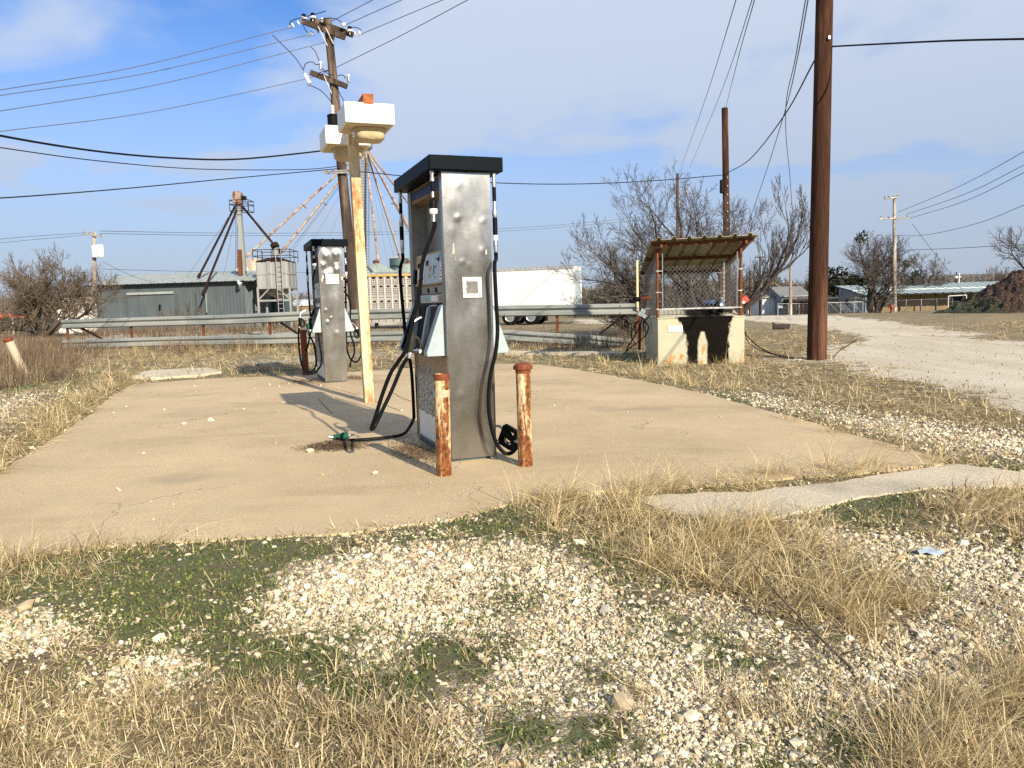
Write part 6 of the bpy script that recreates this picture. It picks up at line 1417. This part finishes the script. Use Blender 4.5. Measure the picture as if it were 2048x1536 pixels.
tree('bushy leafless tree with tan twigs at the left edge', B, 31, [((-.35,0,1), 2.3, .16, (0,0,0)), ((.55,.1,.62), 2.5, .14, (.1,0,0)), ((.15,.3,1), 2.4, .13, (0,0,0)), ((-.9,.1,.45), 2.3, .12, (-.1,0,0)), ((.9,-.2,.5), 2.4, .11, (.1,0,0)), ((.0,-.4,.9), 2.0, .10, (0,0,0)), ((-.6,.3,.8), 2.3, .12, (0,0,0))], 4, 'bark2', 'twig2', kids=(5,5,5,4), k_=1.25, ratio=.60, up=.22, wig=.28, minr=.010)
B = ga(1750, 71)
mt_ = tree('leafless tree with dark mistletoe clumps beside the far right pole', B, 41, [((-.25,0,1), 3.0, .20, (-.25,0,0)), ((.12,.1,1), 3.1, .19, (.15,0,0)), ((-.6,.1,.9), 2.8, .15, (-.4,0,0)), ((.5,-.1,.9), 2.7, .14, (.4,0,0))], 4, 'bark', 'twig', kids=(5,5,4,4), k_=1.3, ratio=.62, up=.25, wig=.25, minr=.014)
def leafclump(name, parent, c, r_, n_, mat, size, flat=1.0):
    q = rs.normal(size=(n_, 3)); q = q/np.linalg.norm(q, axis=1)[:, None]*(rs.rand(n_, 1)**.45)*np.array([r_[0], r_[1], r_[2]]); bumpy = 1+.35*(fbm(q[:,0]*1.3+q[:,2]+5, q[:,1]+q[:,2]*1.7, 2.2/max(r_), 3)[:, None]-.5)*2
    q = q*bumpy+np.array(c); Rm = rot_rand(n_); sq = np.array([(-1,-.5,0),(1,-.5,0),(1.0,.5,0),(-1,.5,0)])*size; v = np.einsum('nij,kj->nki', Rm, sq)*rs.uniform(.6,1.4,(n_,1,1))+q[:,None]
    o = np_mesh(name, v.reshape(-1,3), np.arange(4*n_), np.arange(n_)*4, [mat]); 
    if parent is not None: o.parent = parent
    return o
for (x_, y_, r_) in ((1721,476,.75),(1739,537,.8),(1724,563,.6),(1702,558,.8),(1748,548,.5)):
    q = P(x_, y_, 70.5)-B; leafclump('mistletoe', mt_, q, (r_*.85, r_*.7, r_*.8), 120, M['mistle'], .10)
B = ga(1836, 88); mt2 = tree('smaller leafless tree behind the aqua roof with two mistletoe balls', B, 51, [((-.5,0,1), 2.6, .16, (0,0,0)), ((.4,.1,1), 2.6, .16, (0,0,0)), ((.0,.1,1), 2.8, .16, (0,0,0)), ((.9,.1,.8), 2.4, .14, (0,0,0)), ((-.9,.1,.7), 2.4, .14, (0,0,0))], 4, 'bark', 'twig', kids=(4,4,4,4), k_=1.25, ratio=.60, up=.2, wig=.28, minr=.018)
for (x_, y_) in ((1831,548),(1813,527)): leafclump('mistletoe', mt2, P(x_, y_, 88)-B, (.5,.4,.5), 90, M['mistle'], .11)
B = ga(1668, 99); et = tree('dark bushy evergreen oak behind the thick pole', B, 61, [((-.3,0,1), 3.2, .22, (0,0,0)), ((.4,.1,1), 3.0, .2, (0,0,0)), ((-.8,.1,.8), 2.8, .18, (0,0,0)), ((.9,.1,.7), 2.6, .16, (0,0,0))], 4, 'bark', 'twig', kids=(5,5,4,3), k_=1.15, ratio=.60, up=.2, wig=.28, minr=.016, name='evergreen_tree')
for (x_, y_, rx, rz, n_) in ((1655,572,2.2,1.3,620),(1692,577,1.6,1.2,420),(1625,580,1.5,1.1,260),(1672,548,1.5,1.1,200),(1708,562,.9,.8,260)): leafclump('foliage', et, P(x_, y_, 98)-B, (rx, 1.5, rz), n_, M['leafdark'], .17)
B = ga(2128, 62); tree('leafless tree cut by the right edge above the dirt pile', B, 71, [((-.35,0,1), 3.2, .18, (0,0,0)), ((.3,.1,1), 3.2, .18, (0,0,0)), ((-.6,-.1,1), 3.0, .14, (0,0,0)), ((.8,0,.8), 2.8, .14, (0,0,0))], 4, 'bark', 'twig', kids=(4,4,4,4), k_=1.5, ratio=.60, up=.22, wig=.28, minr=.016)
B = ga(2010, 95); tree('small pale leafless tree behind the dirt pile', B, 81, [((-.2,0,1), 2.4, .10, (0,0,0)), ((.25,.1,1), 2.3, .10, (0,0,0)), ((-.6,.1,1), 2.0, .08, (0,0,0)), ((.6,.1,1), 2.0, .08, (0,0,0))], 3, 'bark2', 'twig2', kids=(6,6,5), k_=1.3, ratio=.55, up=.3, wig=.2, minr=.018)
B = ga(610, 88); tree('grey leafless tree behind the low white roof by the far pump', B, 91, [((-.6,0,1), 1.9, .12, (0,0,0)), ((.4,.1,1), 1.9, .12, (0,0,0)), ((.9,.1,.8), 1.9, .12, (0,0,0))], 3, 'bark', 'twig', kids=(5,5,5), k_=1.1, ratio=.6, up=.2, wig=.26, minr=.016)
B = ga(360, 55); tree('sparse tan bush in front of the grain shed wall', B, 101, [((-.5,0,1), 1.1, .03, (-.2,0,0)), ((.3,.1,1), 1.3, .03, (.2,0,0)), ((.0,.1,1), 1.2, .03, (.5,0,0)), ((-.2,.1,1), 1.0, .03, (-.8,0,0))], 3, 'bark2', 'twig2', kids=(4,4,4), ratio=.6, up=.3, wig=.25, minr=.010, cat='bush', name='bare_bush')
# far woods, one mass; unseen belt behind camera added to darken steel reflections
def woods(n_, r0, r1, a0, a1, hmean, seed):
    q = np.random.RandomState(seed); a_ = q.uniform(a0, a1, n_); rr_ = q.uniform(r0, r1, n_); x_ = rr_*np.sin(a_); y_ = rr_*np.cos(a_)
    h_ = hmean*(.55+.9*fbm(x_, y_, .035, 4))*(.6+.5*q.rand(n_)); return x_, y_, h_
wx, wy, wh = [np.concatenate(v) for v in zip(woods(3600, 165, 260, -1.25, 1.25, 5.2, 1), woods(2200, 120, 165, -.78, -.42, 4.2, 4), woods(900, 100, 140, .10, .34, 3.6, 6), woods(1500, 60, 90, 1.9, 4.4, 6.5, 3))]
n_ = len(wx); per = 40; N_ = n_*per; cx_ = np.repeat(wx, per); cy_ = np.repeat(wy, per); ch_ = np.repeat(wh, per)
th_ = rs.uniform(0, 6.28, N_); rad = rs.rand(N_)**.5*ch_*.42; zz_ = ch_*rs.uniform(.05, 1, N_); rad = rad*np.sqrt(np.clip(1.05-(zz_/ch_)**2, .03, 1))
X_ = cx_+np.cos(th_)*rad; Y_ = cy_+np.sin(th_)*rad
sz2 = ch_*rs.uniform(.05, .17, N_); Rm = rot_rand(N_); Rm[:, 2, 0] = np.abs(Rm[:, 2, 0])+.5; sq = np.array([(-1,-.10,0),(.9,-.13,0),(1.1,.02,0),(-.2,.16,0),(-.9,.10,0)]); v = np.einsum('nij,kj->nki', Rm, sq)*sz2[:,None,None]; v = v+np.stack([X_, Y_, H(X_, Y_)+zz_], -1)[:,None]
def woodm():
    b = NB('winter_woods'); i = b.isl(); p = b.pos(); f = b.noise(p, .03, 4)
    c = b.ramp(i, [(0, (.055,.047,.040)), (.4, (.105,.088,.072)), (.75, (.15,.125,.10)), (1, (.19,.15,.11))]); c = b.mix(b.mr(f, .45, .62, 0, .6), c, (.05,.058,.04))
    return b.done(c, .95)
o = np_mesh('distant_woods', v.reshape(-1, 3), np.arange(5*N_), np.arange(N_)*5, [woodm()]); tag(o, 'far belt of brown winter woods along the horizon, unseen trees added behind the camera', 'woods', kind='stuff')
# low rise far away at right
hr = []
for j, (yy, k) in enumerate(((260, 0), (420, .5), (640, 1), (900, .8), (1400, 0))):
    hr.append([(x_, yy, -.8+k*(7+7*float(sstep(-100, 700, x_))+4*math.sin(x_*.006)+2*math.sin(x_*.021))) for x_ in range(-1600, 1900, 50)])
def hillm():
    b = NB('far_hills'); p = b.pos(); f = b.noise(p, .03, 6, .7); return b.done(b.mix(b.mr(f, .35, .65), (.075,.075,.065), (.15,.135,.105)), .95)
s = MB(); s.sheet(hr); tag(s.build('hills', hillm()), kind='structure')
